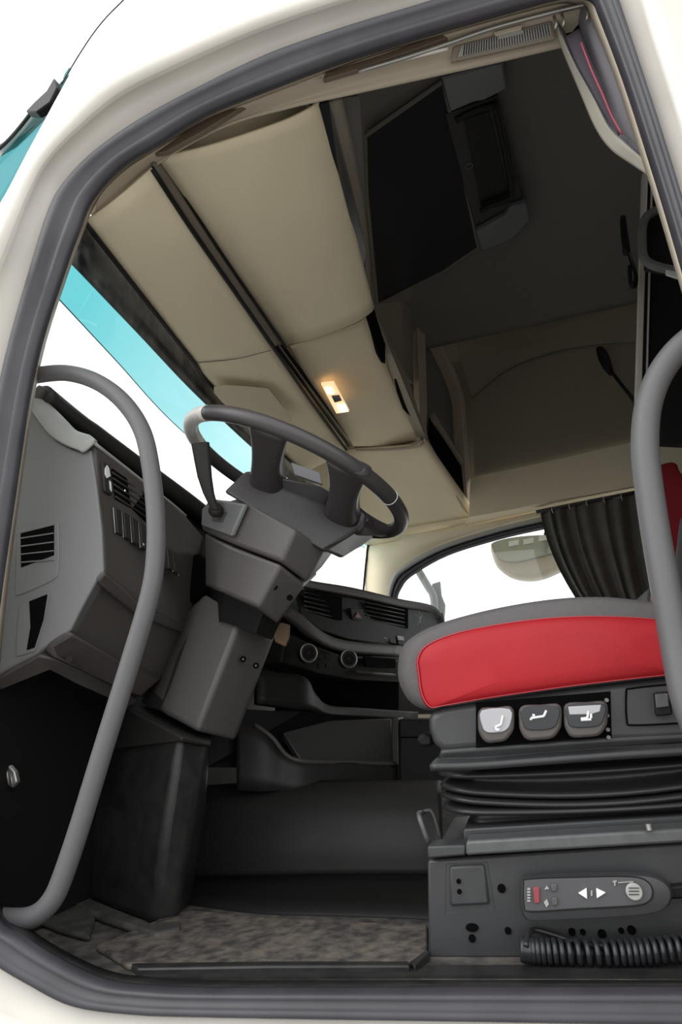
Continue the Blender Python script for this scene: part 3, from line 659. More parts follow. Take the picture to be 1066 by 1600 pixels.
mk('hub_cover', plate(PP(hb), wn_*0.02 + Vector((-0.015, 0.16, 0))), LEATH, sw, bevel=0.008, seg=3)
mk('hub_top_panel', sheet(PP([(455,722,1.32),(500,738,1.33),(504,757,1.33),(460,742,1.32)]), 0.01), mat('hub_grey', (0.17, 0.165, 0.18), 0.35), sw, bevel=0.002)
def spoke(deg, b, w0, w1, t1):
    a = wp(deg); T = (wp(deg + 2) - wp(deg - 2)).normalized(); ax = (b - a).normalized(); T = (T - ax*T.dot(ax)).normalized(); O = ax.cross(T)
    L = []
    for k in range(11):
        t = k/10; e_ = t*t*(3 - 2*t); w_ = w0*(1 - e_) + w1*e_ - .012*math.sin(math.pi*t); h_ = 0.0145*(1 - e_) + t1*e_
        c = a.lerp(b, t)
        L.append([c + T*w_*math.copysign(abs(math.cos(q))**.75, math.cos(q)) + O*h_*math.copysign(abs(math.sin(q))**.75, math.sin(q)) for q in [2*math.pi*i/24 for i in range(24)]])
    mk('spoke', loft(L), LEATH, sw, smooth=True)
spoke(174, P(418,765,1.27), 0.045, 0.044, 0.042)
spoke(136, P(534,803,1.31), 0.046, 0.042, 0.036)
spoke(50, P(550,814,1.34), 0.034, 0.034, 0.030)
spb = [(566,792,1.34),(588,808,1.38),(592,836,1.42),(560,838,1.36)]

# ================================================================== OVERHEAD CONSOLE
oc = empty('overhead_console', (-0.5, 0.9, 1.5), 'beige overhead storage console above the windscreen with a lit lamp', 'overhead console')
GX = -0.60
g_near = [PX(237,262,GX), PX(300,358,GX), PX(365,452,GX), PX(430,546,GX), PX(490,632,GX), PX(541,702,GX)]
wa, wb, wc = P(132,347,0.965), P(338,611,1.80), P(575,836,3.32)
wt = [wa, wa.lerp(wb, .25), wa.lerp(wb, .5), wa.lerp(wb, .75), wb, wb.lerp(wc, .45)]
midrow = [a.lerp(b, .5) + Vector((0, 0, -0.006)) for a, b in zip(wt, g_near)]
mk('front_panel', surf([wt, midrow, g_near], 5, 4), HEAD, oc, smooth=True, solid=0.008)
cg = g_near + [PX(600, 780, GX + .02)]
cw = [wt[0] + Vector((.02, -.03, .0)), wt[1], wt[2], wt[3], wt[4], wt[5], P(562, 832, 3.25)]
cz = [P(490,158,1.0), P(510,232,1.16), P(548,372,1.46), P(578,480,1.80), P(612,592,2.30), P(655,688,2.78), P(734,800,3.16)]
mk('console_core', surf([[p + Vector((0, 0, .02)) for p in cw], [p + Vector((-.04, -.03 if k == 0 else 0, .08)) for k, p in enumerate(cg)], [p + Vector((0.06, -.03 if k == 0 else 0, .10)) for k, p in enumerate(cg)], [p + Vector((-.03, 0, .07)) for p in cz]], 4, 4), HEAD, oc, smooth=True, solid=0.006)
mk('panel_seam', tube(cr([wt[3] + Vector((.004,0,-.006)), midrow[3] + Vector((0,-.0,-.007)), PX(424,545,GX) + Vector((0,0,-.005))], 4), 0.0012, 6), BROWN, oc)
mk('front_edge', tube(cr([p + Vector((0.004, 0, -0.006)) for p in wt], 5), 0.006, 8), DARKER, oc, smooth=True)
def pnl(px, py, lift=0.004):
    n = (g_near[4]-wt[4]).cross(g_near[3]-wt[3] + (g_near[4]-g_near[3])*3)
    a, b, c = wt[3], g_near[3], wt[5]
    n = (b-a).cross(c-a); r = ray(px, py); p = CAM + r*((a-CAM).dot(n)/r.dot(n)); return p - r*lift
mk('visor_cover', plate([pnl(*q, 0.012) for q in cr2([(334,604),(412,606),(424,613),(452,648),(455,657),(447,660),(400,660),(360,640)], 3, True)], ray(400,630)*0.006), mat('beige_visor_flap', (0.60, 0.53, 0.39), 0.7), oc, bevel=0.002)
mk('visor_hinge', tube([P(330,618,1.85), P(352,640,1.95)], 0.014, 10), DARK, oc, smooth=True)
# grooved rail between the two panel rows
gr = [PX(253,250,GX+.008), PX(316,350,GX+.008), PX(380,446,GX+.008), PX(446,542,GX+.008)]
mk('rail_strip', surf([[p + Vector((0,0,.012)) for p in g_near[:4]], [p + Vector((0,0,.012)) for p in gr]], 5, 2), mat('grey_rail_strip', (0.19, 0.165, 0.13), 0.45), oc, smooth=True, solid=0.004)
for off in (0.0,):
    mk('rail_groove', tube(cr([p + Vector((0.0, 0, -0.002)) for p in g_near], 5), 0.0065, 8), DARKER, oc, smooth=True)
    mk('rail_groove', tube(cr([p + Vector((0.0, 0, -0.002)) for p in gr], 5), 0.0055, 8), DARKER, oc, smooth=True)
for (a, b) in (((432,540),(545,697)), ((440,538),(553,694))):
    mk('rail_groove', tube([PX(a[0], a[1], GX), PX(b[0], b[1], GX)], 0.006, 8), DARKER, oc, smooth=True)
mk('rail_strip', tube([PX(436,541,GX+.004), PX(549,698,GX+.004)], 0.004, 8), GREY, oc, smooth=True)
# first bin (nearest), rounded rear edge
def bin_shell(front, rear, drop, rise, nm='bin_door', M=HEAD):
    r1_ = [a.lerp(b, .35) + Vector((0, 0, -drop)) for a, b in zip(front, rear)]
    r2_ = [a.lerp(b, .80) + Vector((0, 0, -drop)) for a, b in zip(front, rear)]
    r3_ = [b + Vector((0.0, 0, rise*.25)) for b in rear]
    return mk(nm, surf([front, r1_, r2_, rear, [b + Vector((0.012, 0.004, rise)) for b in rear]], 6, 5), M, oc, smooth=True, solid=0.008)
f1 = [P(246,246,0.985), PX(300,323,GX+.01), PX(365,420,GX+.01), PX(446,538,GX+.01)]
r1 = [P(488,166,1.03), P(520,262,1.22), P(548,372,1.46), P(578,488,1.76)]
bin_shell(f1, r1, 0.015, 0.02)
# closing face of the first bin towards the second
e0, e1 = f1[-1], r1[-1]
mk('bin_end', loft([cr([e0, e0.lerp(e1,.35)+Vector((0,0,-.015)), e0.lerp(e1,.8)+Vector((0,0,-.015)), e1], 6), [p + Vector((0, .012, .06)) for p in cr([e0, e0.lerp(e1,.35), e0.lerp(e1,.8), e1], 6)]], closed=False), HEAD, oc, smooth=True, solid=0.004)
f2 = [P(453,540,1.80), PX(480,588,GX+.015), PX(516,640,GX+.015), PX(552,696,GX+.015)]
r2 = [P(566,500,1.82), P(592,556,2.08), P(620,618,2.40), P(656,690,2.80)]
bin_shell(f2, r2, 0.006, 0.03)
f3 = [P(535,702,2.74), P(548,745,2.92), P(558,790,3.1), P(564,836,3.24)]
r3 = [P(660,694,2.74), P(688,734,2.90), P(716,774,3.05), P(738,806,3.16)]
bin_shell(f3, r3, 0.0, 0.03)
mk('bin_end', surf([[P(553,694,2.77), P(600,697,2.77), P(640,692,2.77), P(657,685,2.77)], [P(556,704,2.74), P(600,704,2.73), P(645,700,2.72), P(662,690,2.72)]], 5, 3), CREAM_DK, oc, smooth=True, solid=0.006)
# rear faces: first bin
def rf(name, lst, M, th=0.02, lift=0.0, **k): return mk(name, sheet(PP(lst), th, lift), M, oc, **k)
rf('rear_face', [(487,168,1.04),(514,160,1.04),(545,270,1.28),(572,390,1.55),(568,440,1.68),(578,478,1.78),(566,440,1.68),(540,350,1.43)], PANELG)
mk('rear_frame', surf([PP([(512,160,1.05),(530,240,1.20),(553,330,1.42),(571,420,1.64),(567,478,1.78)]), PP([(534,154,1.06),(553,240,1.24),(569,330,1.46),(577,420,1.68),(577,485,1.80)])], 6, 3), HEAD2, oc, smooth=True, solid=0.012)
rf('rear_upper', [(534,154,1.07),(562,150,1.1),(572,230,1.28),(572,300,1.42),(572,330,1.47)], CEILG)
# rear faces: second bin with two dark pigeonholes
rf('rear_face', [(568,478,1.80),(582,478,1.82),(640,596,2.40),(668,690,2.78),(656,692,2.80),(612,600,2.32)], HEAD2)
for l in ([(569,492,1.82),(582,480,1.83),(600,530,2.02),(600,568,2.10),(590,550,2.03)], [(617,592,2.27),(622,574,2.25),(645,625,2.50),(644,655,2.60),(632,640,2.50)]):
    rf('pigeonhole', l, VOID, 0.02, 0.006)
# rear face: third bin, framed
frm = cr2([(652,500),(656,484),(666,486),(700,552),(722,606),(728,640),(736,760),(738,802),(730,800),(700,752),(672,708),(656,686),(656,640)], 4, True)
inn = cr2([(665,520),(668,505),(672,508),(700,565),(716,606),(722,640),(728,740),(730,780),(725,782),(700,740),(680,705),(668,678),(668,630)], 4, True)
def d3(x): return 2.72 + (x-652)/86*0.45
lo_ = [P(a, b, d3(a)) for a, b in frm]; li_ = [P(a, b, d3(a)) for a, b in inn]
bk = [p + Vector((-0.05, 0.03, 0.0)) for p in li_]
mk('rear_frame', loft([[p + Vector((-.03, .03, 0)) for p in lo_], lo_, li_, bk], caps=False), mat('brown_beige_frame', (0.40, 0.33, 0.26), 0.7), oc, bevel=0.004)
mk('compartment_back', plate([p + Vector((-.004,0.004,0)) for p in bk], (-0.01, 0.01, 0)), CEILG, oc)
rf('shelf_hole', [(676,652,d3(676)),(700,690,d3(700)),(724,728,d3(724)),(729,778,d3(729)),(700,738,d3(700)),(675,696,d3(675))], VOID, 0.01, -0.012)
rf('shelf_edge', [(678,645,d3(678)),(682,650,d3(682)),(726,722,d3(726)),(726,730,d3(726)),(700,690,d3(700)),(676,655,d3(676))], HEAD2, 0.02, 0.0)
rf('rear_upper', [(584,478,1.9),(640,470,2.2),(656,484,2.7),(655,560,2.74),(655,600,2.74),(640,580,2.45)], CEIL, 0.01, -0.03)
# lit reading lamp
rl = rf('reading_lamp', cr2([(502,596),(506,592),(522,593),(527,598),(546,634),(545,639),(527,640),(520,634)], 2, True) and [(502,594,2.05),(522,592,2.05),(546,637,2.25),(526,640,2.25)], LAMP, 0.012, 0.02, bevel=0.002)
mk('lamp_glow', sheet(PP([(509,599,2.07),(518,598,2.07),(523,607,2.11),(513,608,2.11)]), 0.004, 0.024), LAMPW, rl)
mk('lamp_glow', sheet(PP([(527,626,2.19),(540,624,2.19),(544,635,2.24),(532,637,2.24)]), 0.004, 0.024), LAMPW, rl)
mk('lamp_switch', sheet(PP([(518,611,2.12),(530,610,2.12),(534,618,2.16),(523,621,2.16)]), 0.004, 0.024), BROWN, rl)

# ================================================================== DRIVER-SIDE HEADER
rA = [P(150,310,0.955), P(195,266,0.955), P(250,231,0.958), P(325,187,0.958), P(433,143,0.958), P(547,100,0.958), P(657,65,0.958), P(790,27,0.958), P(870,6,0.958), P(935,-12,0.958)]
rC = [P(134,354,0.975), P(175,318,0.985), P(237,262,0.99), P(345,200,0.995), P(450,168,1.0), P(540,148,1.01), P(640,126,1.02), P(770,97,1.03), P(872,73,1.03), P(960,52,1.03)]
rB = [a.lerp(b, .55) + Vector((0, .012, .006)) for a, b in zip(rA, rC)]
hd = mk('trim_9', surf([rA, rB, rC, [p + Vector((0, .03, .05)) for p in rC]], 6, 5), CREAM_DK, smooth=True, solid=0.006); tag(hd, kind='structure')
sg = empty('speaker_grille', P(785, 65, 1.0), 'perforated grey speaker grille in the beige rail over the door', 'speaker grille')
G4 = [P(708,73,0.985), P(862,33,0.985), P(868,62,1.0), P(704,98,1.0)]
mk('grille_frame', sheet(G4, 0.012, 0.004), HEAD2, sg, bevel=0.003)
pf = mk('perforated_plate', sheet([onquad(G4, u, v_) for u, v_ in ((.1,.18),(.97,.18),(.97,.85),(.07,.85))], 0.006, 0.008), GREYL, sg)
gn = nrm(G4); bm = bmesh.new()
for i in range(34):
    for j in range(7):
        if j < 2 and 13 < i < 24: continue
        q = onquad(G4, .13 + .82*i/33, .24 + .56*j/6) - gn*0.0085
        disc(bm, q, gn, 0.0013, 0.0012, 6)
mk('hole_pattern', bm, DARKER, pf)
mk('grille_tab', sheet([onquad(G4, u, v_) for u, v_ in ((.42,-.1),(.72,-.1),(.70,.18),(.44,.18))], 0.006, 0.012), CREAM_DK, sg, bevel=0.002)
crl = empty('curtain_rail', P(700, 70, 0.96), 'thin grey metal curtain rail along the beige door header', 'curtain rail')
mk('rail', tube(cr(PP([(560,112,0.962),(640,88,0.962),(700,68,0.962),(770,44,0.962),(860,20,0.962),(935,2,0.962)]), 5), 0.0045, 10), METAL, crl, smooth=True)
mk('rail_lip', tube(cr(PP([(520,118,0.966),(600,100,0.966),(660,86,0.966),(700,76,0.966)]), 5), 0.003, 8), CREAM, crl, smooth=True)
for x, y in ((866,26),(878,22),(915,12)):
    mk('hook', tube(PP([(x,y,.957),(x+4,y+12,.955),(x+2,y+20,.96)]), 0.003, 8), METAL, crl, smooth=True)
for i_, (nm, pts_, lb) in enumerate((('trim_10', [(243,243,.965),(262,240,.965),(320,208,.965),(388,165,.965),(378,158,.962),(310,196,.962)], 0), ('trim_11', [(392,160,.965),(450,142,.965),(505,122,.965),(498,114,.962),(440,132,.962),(388,152,.962)], 0), ('trim_12', [(505,128,.965),(560,112,.965),(640,84,.965),(700,62,.965),(690,56,.962),(600,88,.962),(510,116,.962)], 0))):
    tag(mk(nm, sheet(PP(pts_), 0.012, 0.006), mat('brown_slot', (0.16, 0.12, 0.085), 0.6), bevel=0.002), kind='structure')

# ================================================================== ROOF HATCH
rh = empty('roof_hatch', (0.0, 0.9, 2.1), 'black roof hatch with blind and handled cover panel in the ceiling', 'roof hatch')
HZ = 2.095
mk('hatch_blind', plate([PZ(a, b, HZ) for a, b in [(572,213),(690,130),(703,178),(747,384),(690,424),(590,472),(574,300)]], (0, 0, 0.012)), NIGHT, rh, bevel=0.003)
def hp(name, pts, M, z0=HZ-.012, th=0.02, par=None, **k): return mk(name, plate([PZ(a, b, z0) for a, b in pts], (0, 0, th)), M, par or rh, **k)
hp('cover_panel', [(696,180),(778,150),(822,332),(744,362)], DARK, HZ-.01, .02, bevel=0.004)
hp('glossy_end', [(690,122),(786,96),(792,140),(756,158),(742,160),(704,176)], mat('grey_gloss', (0.11, 0.125, 0.13), 0.22), HZ-.03, .03, bevel=0.006, seg=3)
hp('glossy_end', [(744,362),(790,338),(796,325),(822,318),(828,345),(800,375),(752,394)], mat('grey_gloss', (0.11, 0.125, 0.13), 0.22), HZ-.03, .03, bevel=0.006, seg=3)
mk('handle', tube(cr([PZ(a, b, HZ-.03) for a, b in [(712,188),(735,176),(765,166),(775,172),(788,230),(800,298),(792,312),(765,322),(752,330)]], 6), 0.011, 12), DARKER, rh, smooth=True)
hp('handle_recess', [(724,188),(765,174),(796,305),(752,324)], DARKER, HZ-.013, .006)
c_ = PZ(733,260,HZ-.016); ring(b3 := bmesh.new(), c_, (0,0,1), 0.012, 0.001, 20, 6); mk('round_emblem', b3, GREY, rh)
mk('hatch_frame', tube([PZ(a, b, HZ) for a, b in [(571,212),(690,128),(705,178),(748,386),(690,426),(590,474),(573,300)]], 0.008, 8, closed=True), CEILG, rh, smooth=True)

# ================================================================== DRAPED CURTAIN AT THE DRIVER'S DOOR
dc = empty('door_curtain', P(940, 120, 1.0), 'grey red-piped curtain with beige lining gathered at the top right of the door', 'curtain')
e_l = [(862,30,1.0),(880,80,1.01),(905,140,1.02),(930,198,1.02),(955,233,1.01),(990,258,1.0),(1030,285,0.98)]
e_m = [(864,28,.985),(894,92,.985),(930,158,.985),(952,200,.985),(975,222,.98),(1000,244,.975),(1030,264,.97)]
bm = surf([PP(e_l), [a.lerp(b, .5) + Vector((0, -.008, 0)) for a, b in zip(PP(e_l), PP(e_m))], PP(e_m)], 6, 4)
mk('lining', bm, CLOTHB, dc, smooth=True, solid=0.002)
g0 = PP([(868,30,.985),(894,92,.985),(930,158,.985),(952,200,.985),(975,222,.98),(1000,244,.975),(1030,264,.97)])
g1 = PP([(885,30,1.05),(905,75,1.03),(930,125,1.02),(950,175,1.0),(968,205,.985),(1000,238,.98),(1030,258,.975)])
g2 = PP([(908,10,.975),(920,45,.97),(936,95,.97),(955,150,.97),(972,195,.97),(1003,228,.97),(1032,250,.97)])
g3 = PP([(935,5,.958),(950,40,.958),(968,95,.958),(982,145,.958),(993,188,.962),(1010,220,.965),(1034,240,.97)])
g4 = PP([(950,0,.975),(968,40,.975),(986,95,.975),(998,140,.975),(1008,185,.975),(1020,215,.975),(1040,235,.975)])
mk('cloth_fold', surf([g0, g1, g2, g3, g4], 6, 6), CLOTHG, dc, smooth=True, solid=0.002)
mk('piping', tube(cr([p + Vector((0,-.004,0)) for p in PP([(908,70,.958),(924,112,.956),(942,152,.955),(956,185,.955),(971,212,.955)])], 6), 0.0016, 8), PINK, dc, smooth=True)
mk('piping', tube(cr(PP([(950,48,.945),(965,95,.945),(981,145,.945),(993,190,.948)]), 6), 0.002, 8), PINK, dc, smooth=True)
mk('fold_shade', surf([PP([(884,58,.972),(902,100,.968),(924,140,.965),(946,180,.963),(966,212,.963)]), PP([(905,45,.966),(922,90,.962),(940,130,.96),(955,172,.96),(970,208,.96)])], 5, 3), mat('fold_shade_cloth', (0.05, 0.043, 0.055), 0.85), dc, smooth=True, solid=0.002)  # dark sheet over the grey cloth paints the shade in its fold
mk('gather_shade', sheet(PP([(872,32,1.02),(905,18,1.02),(915,8,1.0),(905,40,1.0),(900,60,1.0),(890,64,1.01)]), 0.01), VOID, dc)  # black sheet paints the shade in the gap between gathers

# ================================================================== REAR OF THE CAB
bk_ = empty('bunk_edge', P(1003, 450, 2.15), 'beige edge profile of the folded upper bunk at the rear wall', 'bunk')
q = [(1004,270,2.05),(1013,270,2.05),(1002,660,2.15),(992,660,2.15)]
mk('edge_profile', sheet(PP(q), 0.03), mat('pale_edge_profile', (0.62, 0.60, 0.54), 0.5), bk_, bevel=0.003)
mk('edge_groove', sheet(PP([(1014,270,2.06),(1017,270,2.06),(1007,660,2.16),(1003.5,660,2.16)]), 0.02, 0.002), DARKER, bk_)
mk('edge_profile', sheet(PP([(1017,270,2.06),(1021,270,2.06),(1011,660,2.16),(1007,660,2.16)]), 0.03), mat('pale_edge_profile', (0.62, 0.60, 0.54), 0.5), bk_, bevel=0.002)
mk('bunk_panel', sheet(PP([(1014,300,2.08),(1200,360,2.08),(1200,700,2.18),(1003,690,2.18)]), 0.05, -0.004), DARKER, bk_)
ms = empty('microphone', P(948, 565, 3.0), 'black microphone on a coiled lead hanging against the side wall lining', 'microphone')
mk('head', loft([[P(947 + 8*s_*math.cos(t) + o_, 561 + o2 + 4*math.sin(t), 3.0 + .02*math.sin(t)) for t in [2*math.pi*k/14 for k in range(14)]] for s_, o_, o2 in ((.8,-9,-16),(1.1,-6,-10),(1.2,-2,2),(1.0,3,14),(.6,8,22))]), DARKER, ms, smooth=True)
mk('lead', tube(cr(PP([(952,575,3.0),(966,594,2.9),(982,614,2.7),(996,632,2.25)]), 6), 0.008, 8), DARKER, ms, smooth=True)
stp = empty('hanging_strap', P(985, 390, 2.02), 'black strap with buckle hanging beside the bunk edge profile', 'strap')
mk('webbing', tube(cr(PP([(974,338,2.02),(978,375,2.02),(986,405,2.02),(994,430,2.02),(992,446,2.02),(986,442,2.02),(984,415,2.02)]), 5), 0.011, 8, flat=.35), DARKER, stp, smooth=True)
mk('buckle', plate(PD([(970,336),(979,336),(983,365),(986,392),(976,392),(972,365)], 2.01), (0, .03, 0)), DARKER, stp, bevel=0.004)
hd2 = empty('grey_loop_handle', P(1030, 380, 1.90), 'dark grey loop handle on a box beside the rear door pillar', 'handle')
mk('loop', tube(cr(PP([(1075,330,1.90),(1040,325,1.90),(1015,335,1.90),(1005,352,1.90),(1004,385,1.90),(1008,405,1.90),(1025,416,1.90),(1060,424,1.90),(1085,428,1.90)]), 6), 0.014, 12), GREY, hd2, smooth=True)
mk('box_back', sheet(PP([(1008,340,1.93),(1090,335,1.93),(1090,425,1.93),(1010,410,1.93)]), 0.05), DARKER, hd2, bevel=0.006)
mk('label_plate', sheet(PP([(1041,417,1.89),(1072,424,1.89),(1072,438,1.89),(1041,428,1.89)]), 0.01), ICON, hd2, bevel=0.002)

# passenger side window curtain
pc = empty('side_curtain', P(940, 780, 3.08), 'pleated olive black curtain drawn back beside the passenger window', 'curtain')
N = 96; rows_ = []
for j in range(9):
    t = j / 8
    L_ = P(843 + 28*t + 70*t*t, 796 + 195*t, 3.10); R_ = P(1040 + 15*t, 762 + 235*t, 3.05)
    row = []
    for i in range(N + 1):
        u = i / N
        amp = (0.018 + 0.016*t)*(0.7 + .3*math.sin(7*u + 2))
        ph = 2*math.pi*(9*u + .35*math.sin(5*u)) + .5*t*math.sin(11*u)
        p = L_.lerp(R_, u + .012*math.sin(ph*.5 + 1)*t)
        row.append(p + Vector((0.010*math.sin(ph*.5), amp*math.sin(ph), 0.008*math.sin(ph)*(1 - t))))
    rows_.append(row)
bm = loft(rows_, closed=False)
mk('cloth', bm, CURT, pc, smooth=True, solid=0.003, sub=1)
mk('curtain_track', tube(PP([(838,800,3.09),(1100,748,3.05)]), 0.009, 8), DARK, pc, smooth=True)
for k in range(7):
    x = 862 + k*27; y = 792 - k*5
    mk('hook', tube(PP([(x,y,3.05),(x+1,y+5,3.04),(x+3,y+10,3.05)]), 0.003, 6), METAL, pc, smooth=True)

# passenger seat behind the right grab rail
ps = empty('passenger_seat', P(1060, 900, 2.5), 'dark red and grey passenger seat backrest behind the right grab rail', 'seat')
mk('backrest', plate(PD(cr2([(1024,735),(1034,725),(1056,722),(1064,738),(1085,760),(1110,860),(1110,990),(1070,990),(1050,860),(1036,800)], 3, True), 2.5), (0.03, 0.42, 0)), SEATD, ps, bevel=0.03, seg=4)
mk('side_bolster', plate(PD(cr2([(1070,800),(1060,840),(1057,880),(1064,930),(1072,985),(1120,985),(1120,800)], 3, True), 2.42), (0.02, 0.12, 0)), SEATG, ps, bevel=0.03, seg=4)
mk('armrest', plate(PD(cr2([(1012,930),(1016,918),(1028,912),(1060,912),(1060,985),(1014,985)], 3, True), 2.52), (0, 0.3, 0)), SEATG, ps, bevel=0.02, seg=3)
mk('belt_buckle', plate(PD([(1018,930),(1026,922),(1036,930),(1036,950),(1020,950)], 2.48), (0, 0.03, 0)), RED, ps, bevel=0.005)

# ================================================================== DRIVER SEAT
ds = empty('driver_seat', P(860, 1490, 1.35), 'red and grey suspension driver seat on a black steel base', 'seat')
def ddp(lst, d=1.08): return PD(lst, d)
# cushion: rings along X with rounded section
out = cr2([(618,1072),(614,1042),(622,1008),(652,984),(700,965),(780,945),(870,931),(950,928),(1030,936),(1130,945),(1180,1000),(1160,1050),(1040,1062),(850,1085),(720,1106),(668,1112),(636,1100)], 5, True)
cen = P(880, 1020, 1.10)
loops = []
for s_, dd in ((0.0, 1.10), (0.86, 1.093), (0.93, 1.10), (0.985, 1.125), (1.0, 1.16)):
    if s_ == 0: continue
    loops.append([cen + (P(a, b, 1.10) - cen)*s_ + Vector((0, dd - 1.10, 0)) for a, b in out])
base_loop = loops[-1]
for s_, dy in ((1.0, .40), (.97, .46), (.9, .49)):
    c2 = cen + Vector((0, dy, 0))
    loops.append([c2 + (P(a, b, 1.10) - cen)*s_ for a, b in out])
mk('cushion', loft(loops), SEATG, ds, smooth=True)
redp = cr2([(650,1050),(649,1030),(664,1008),(715,988),(800,972),(880,964),(960,963),(1040,968),(1120,975),(1140,1030),(1100,1052),(1040,1056),(900,1072),(760,1092),(690,1104),(668,1106),(655,1085)], 5, True)
rc_ = P(880, 1025, 1.09); lp = []
for s_, dd in ((1.0, 0.012), (.985, -0.004), (.95, -.009), (.8, -.015), (.5, -.02)):
    lp.append([rc_ + (P(a, b, 1.088) - rc_)*s_ + Vector((0, dd, 0)) for a, b in redp])
sp2 = mk('side_panel', loft(lp), RED, ds, smooth=True); sp2['label'] = 'red leather side panel'
mk('stitching', tube([rc_ + (P(a, b, 1.088) - rc_)*.975 + Vector((0, -.008, 0)) for a, b in redp], 0.0011, 6, closed=True), REDST, sp2)
# seat pan shroud with the three paddles
sh = [(668,1118),(690,1104),(760,1094),(900,1075),(1040,1058),(1140,1046),(1140,1155),(980,1160),(800,1168),(690,1176),(676,1160),(670,1140)]
mk('pan_shroud', plate(ddp(sh, 1.09), (0.0, 0.40, 0)), STEEL, ds, bevel=0.012, seg=3)
mk('shroud_nose', plate(ddp([(652,1150),(664,1144),(676,1150),(676,1166),(660,1168),(650,1160)], 1.2), (0, .1, 0)), DARKER, ds, bevel=0.006)
mk('shroud_skirt', surf([ddp([(690,1172),(760,1166),(850,1160),(960,1152),(1130,1144)], 1.092), ddp([(684,1186),(750,1186),(850,1178),(960,1170),(1130,1158)], 1.10), ddp([(672,1200),(740,1198),(850,1190),(960,1182),(1130,1172)], 1.075)], 6, 4), STEEL, ds, smooth=True, solid=0.01)
sw_r = mk('switch_recess', sheet(ddp([(744,1098),(836,1090),(954,1080),(956,1152),(840,1160),(744,1168)], 1.09), 0.01, 0.002), VOID, ds)
def dq(px, py, d): return P(px, py, d)
for k, (x0, y0, x1, y1, drop, fm_) in enumerate([(748,1106,804,1160,0.0,SILV),(812,1102,878,1156,0.004,DARK),(882,1098,950,1152,0.004,DARK)]):
    w_ = x1 - x0; h_ = y1 - y0
    o_ = cr2([(x0+2,y0+2),(x0+w_*.5,y0-1),(x1-3,y0-1),(x1,y0+h_*.5),(x1-4,y1-14),(x1-14,y1-3),(x0+w_*.5,y1),(x0+12,y1),(x0+2,y1-12),(x0-1,y0+h_*.5)], 4, True)
    c_ = P((x0+x1)/2, (y0+y1)/2, 1.06)
    pb = mk('adjust_paddle', loft([PD(o_, 1.086), PD(o_, 1.066), [c_ + (p - c_)*.93 + Vector((0,-.004,0)) for p in PD(o_, 1.064)]]), BROWN, ds, bevel=0.003)
    fc = cr2([(x0+5,y0+4),(x1-7,y0+2),(x1-6,y0+h_*.45),(x1-14,y0+h_*.66),(x0+w_*.5,y0+h_*.72),(x0+12,y0+h_*.70),(x0+5,y0+h_*.5)], 3, True)
    mk('paddle_face', plate(PD(fc, 1.057), (0, 0.006, 0)), SILV if k == 0 else PANELG, pb, bevel=0.001)
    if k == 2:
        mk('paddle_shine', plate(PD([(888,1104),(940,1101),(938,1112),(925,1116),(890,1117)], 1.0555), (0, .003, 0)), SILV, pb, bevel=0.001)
    # seat pictogram
    bx0, by0 = [(783,1126),(840,1120),(918,1117)][k]
    if k == 0: segs = [((bx0+3,by0-8),(bx0,by0+6)), ((bx0,by0+6),(bx0-9,by0+10)), ((bx0-9,by0+10),(bx0-5,by0+16)), ((bx0-9,by0+14),(bx0-2,by0+14))]
    elif k == 1: segs = [((bx0+14,by0-10),(bx0+10,by0-1)), ((bx0+10,by0-1),(bx0-10,by0+2)), ((bx0-10,by0+2),(bx0-10,by0+5)), ((bx0-8,by0-3),(bx0-4,by0-2))]
    else: segs = [((bx0+2,by0-6),(bx0,by0+5)), ((bx0,by0+5),(bx0-10,by0+6)), ((bx0+6,by0+5),(bx0+6,by0-2)), ((bx0-10,by0+8),(bx0+6,by0+7))]
    b4 = bmesh.new()
    for a, b in segs: tube([P(*a, 1.0545), P(*b, 1.0545)], 0.0018, 8, b4)
    mk('seat_symbol', b4, ICON, pb)
rpz = mk('rocker_plate', sheet(ddp(cr2([(978,1082),(985,1076),(1040,1070),(1100,1066),(1110,1126),(1060,1130),(990,1133),(980,1126)], 3, True), 1.09), 0.012, 0.004), STEEL, ds, bevel=0.003)
mk('plate_groove', tube(ddp(cr2([(979,1082),(986,1076),(1040,1070),(1100,1066),(1110,1126),(1060,1130),(990,1133),(980,1126)], 3, True), 1.086), 0.0015, 6, closed=True), VOID, rpz)
rk = mk('rocker_switch', sheet(ddp([(1021,1082),(1046,1080),(1050,1117),(1024,1119)], 1.082), 0.012, 0.008), DARKER, rpz, bevel=0.003)
mk('rocker_face', sheet(ddp([(1024,1085),(1044,1083),(1046,1104),(1026,1106)], 1.07), 0.003), STEELL, rk, bevel=0.001)
b5 = bmesh.new()
for (x, y) in ((948,1094),(949,1118),(950,1140),(951,1152)):
    q_ = P(x, y, 1.083); disc(b5, q_, (0,-1,0), .003, .006, 10)
mk('clip_teeth', b5, GREY, ds)
# bellows
XL = P(683, 1230, 1.115).x; XR = XL + 0.50; Y0 = 0.215; Y1 = 0.64; CR = 0.07
def rrect(o, z, sag):
    pts = []
    for (cx, cy, a0) in ((XR-CR, Y0+CR, -90), (XR-CR, Y1-CR, 0), (XL+CR, Y1-CR, 90), (XL+CR, Y0+CR, 180)):
        for k in range(7):
            a = math.radians(a0 + 15*k); pts.append((cx + (CR+o)*math.cos(a), cy + (CR+o)*math.sin(a)))
    # extra points along the near edge
    full = []
    n_ = len(pts)
    for i in range(n_):
        x, y = pts[i]; x2, y2 = pts[(i+1) % n_]
        st_ = 10 if math.hypot(x2-x, y2-y) > .1 else 1
        for k in range(st_): full.append((x+(x2-x)*k/st_, y+(y2-y)*k/st_))
    return [Vector((x, y, z - sag*math.sin(math.pi*min(1, max(0, (x-XL)/.5))))) for x, y in full]
zt = P(690, 1195, 1.10).z; zb = P(690, 1300, 1.10).z
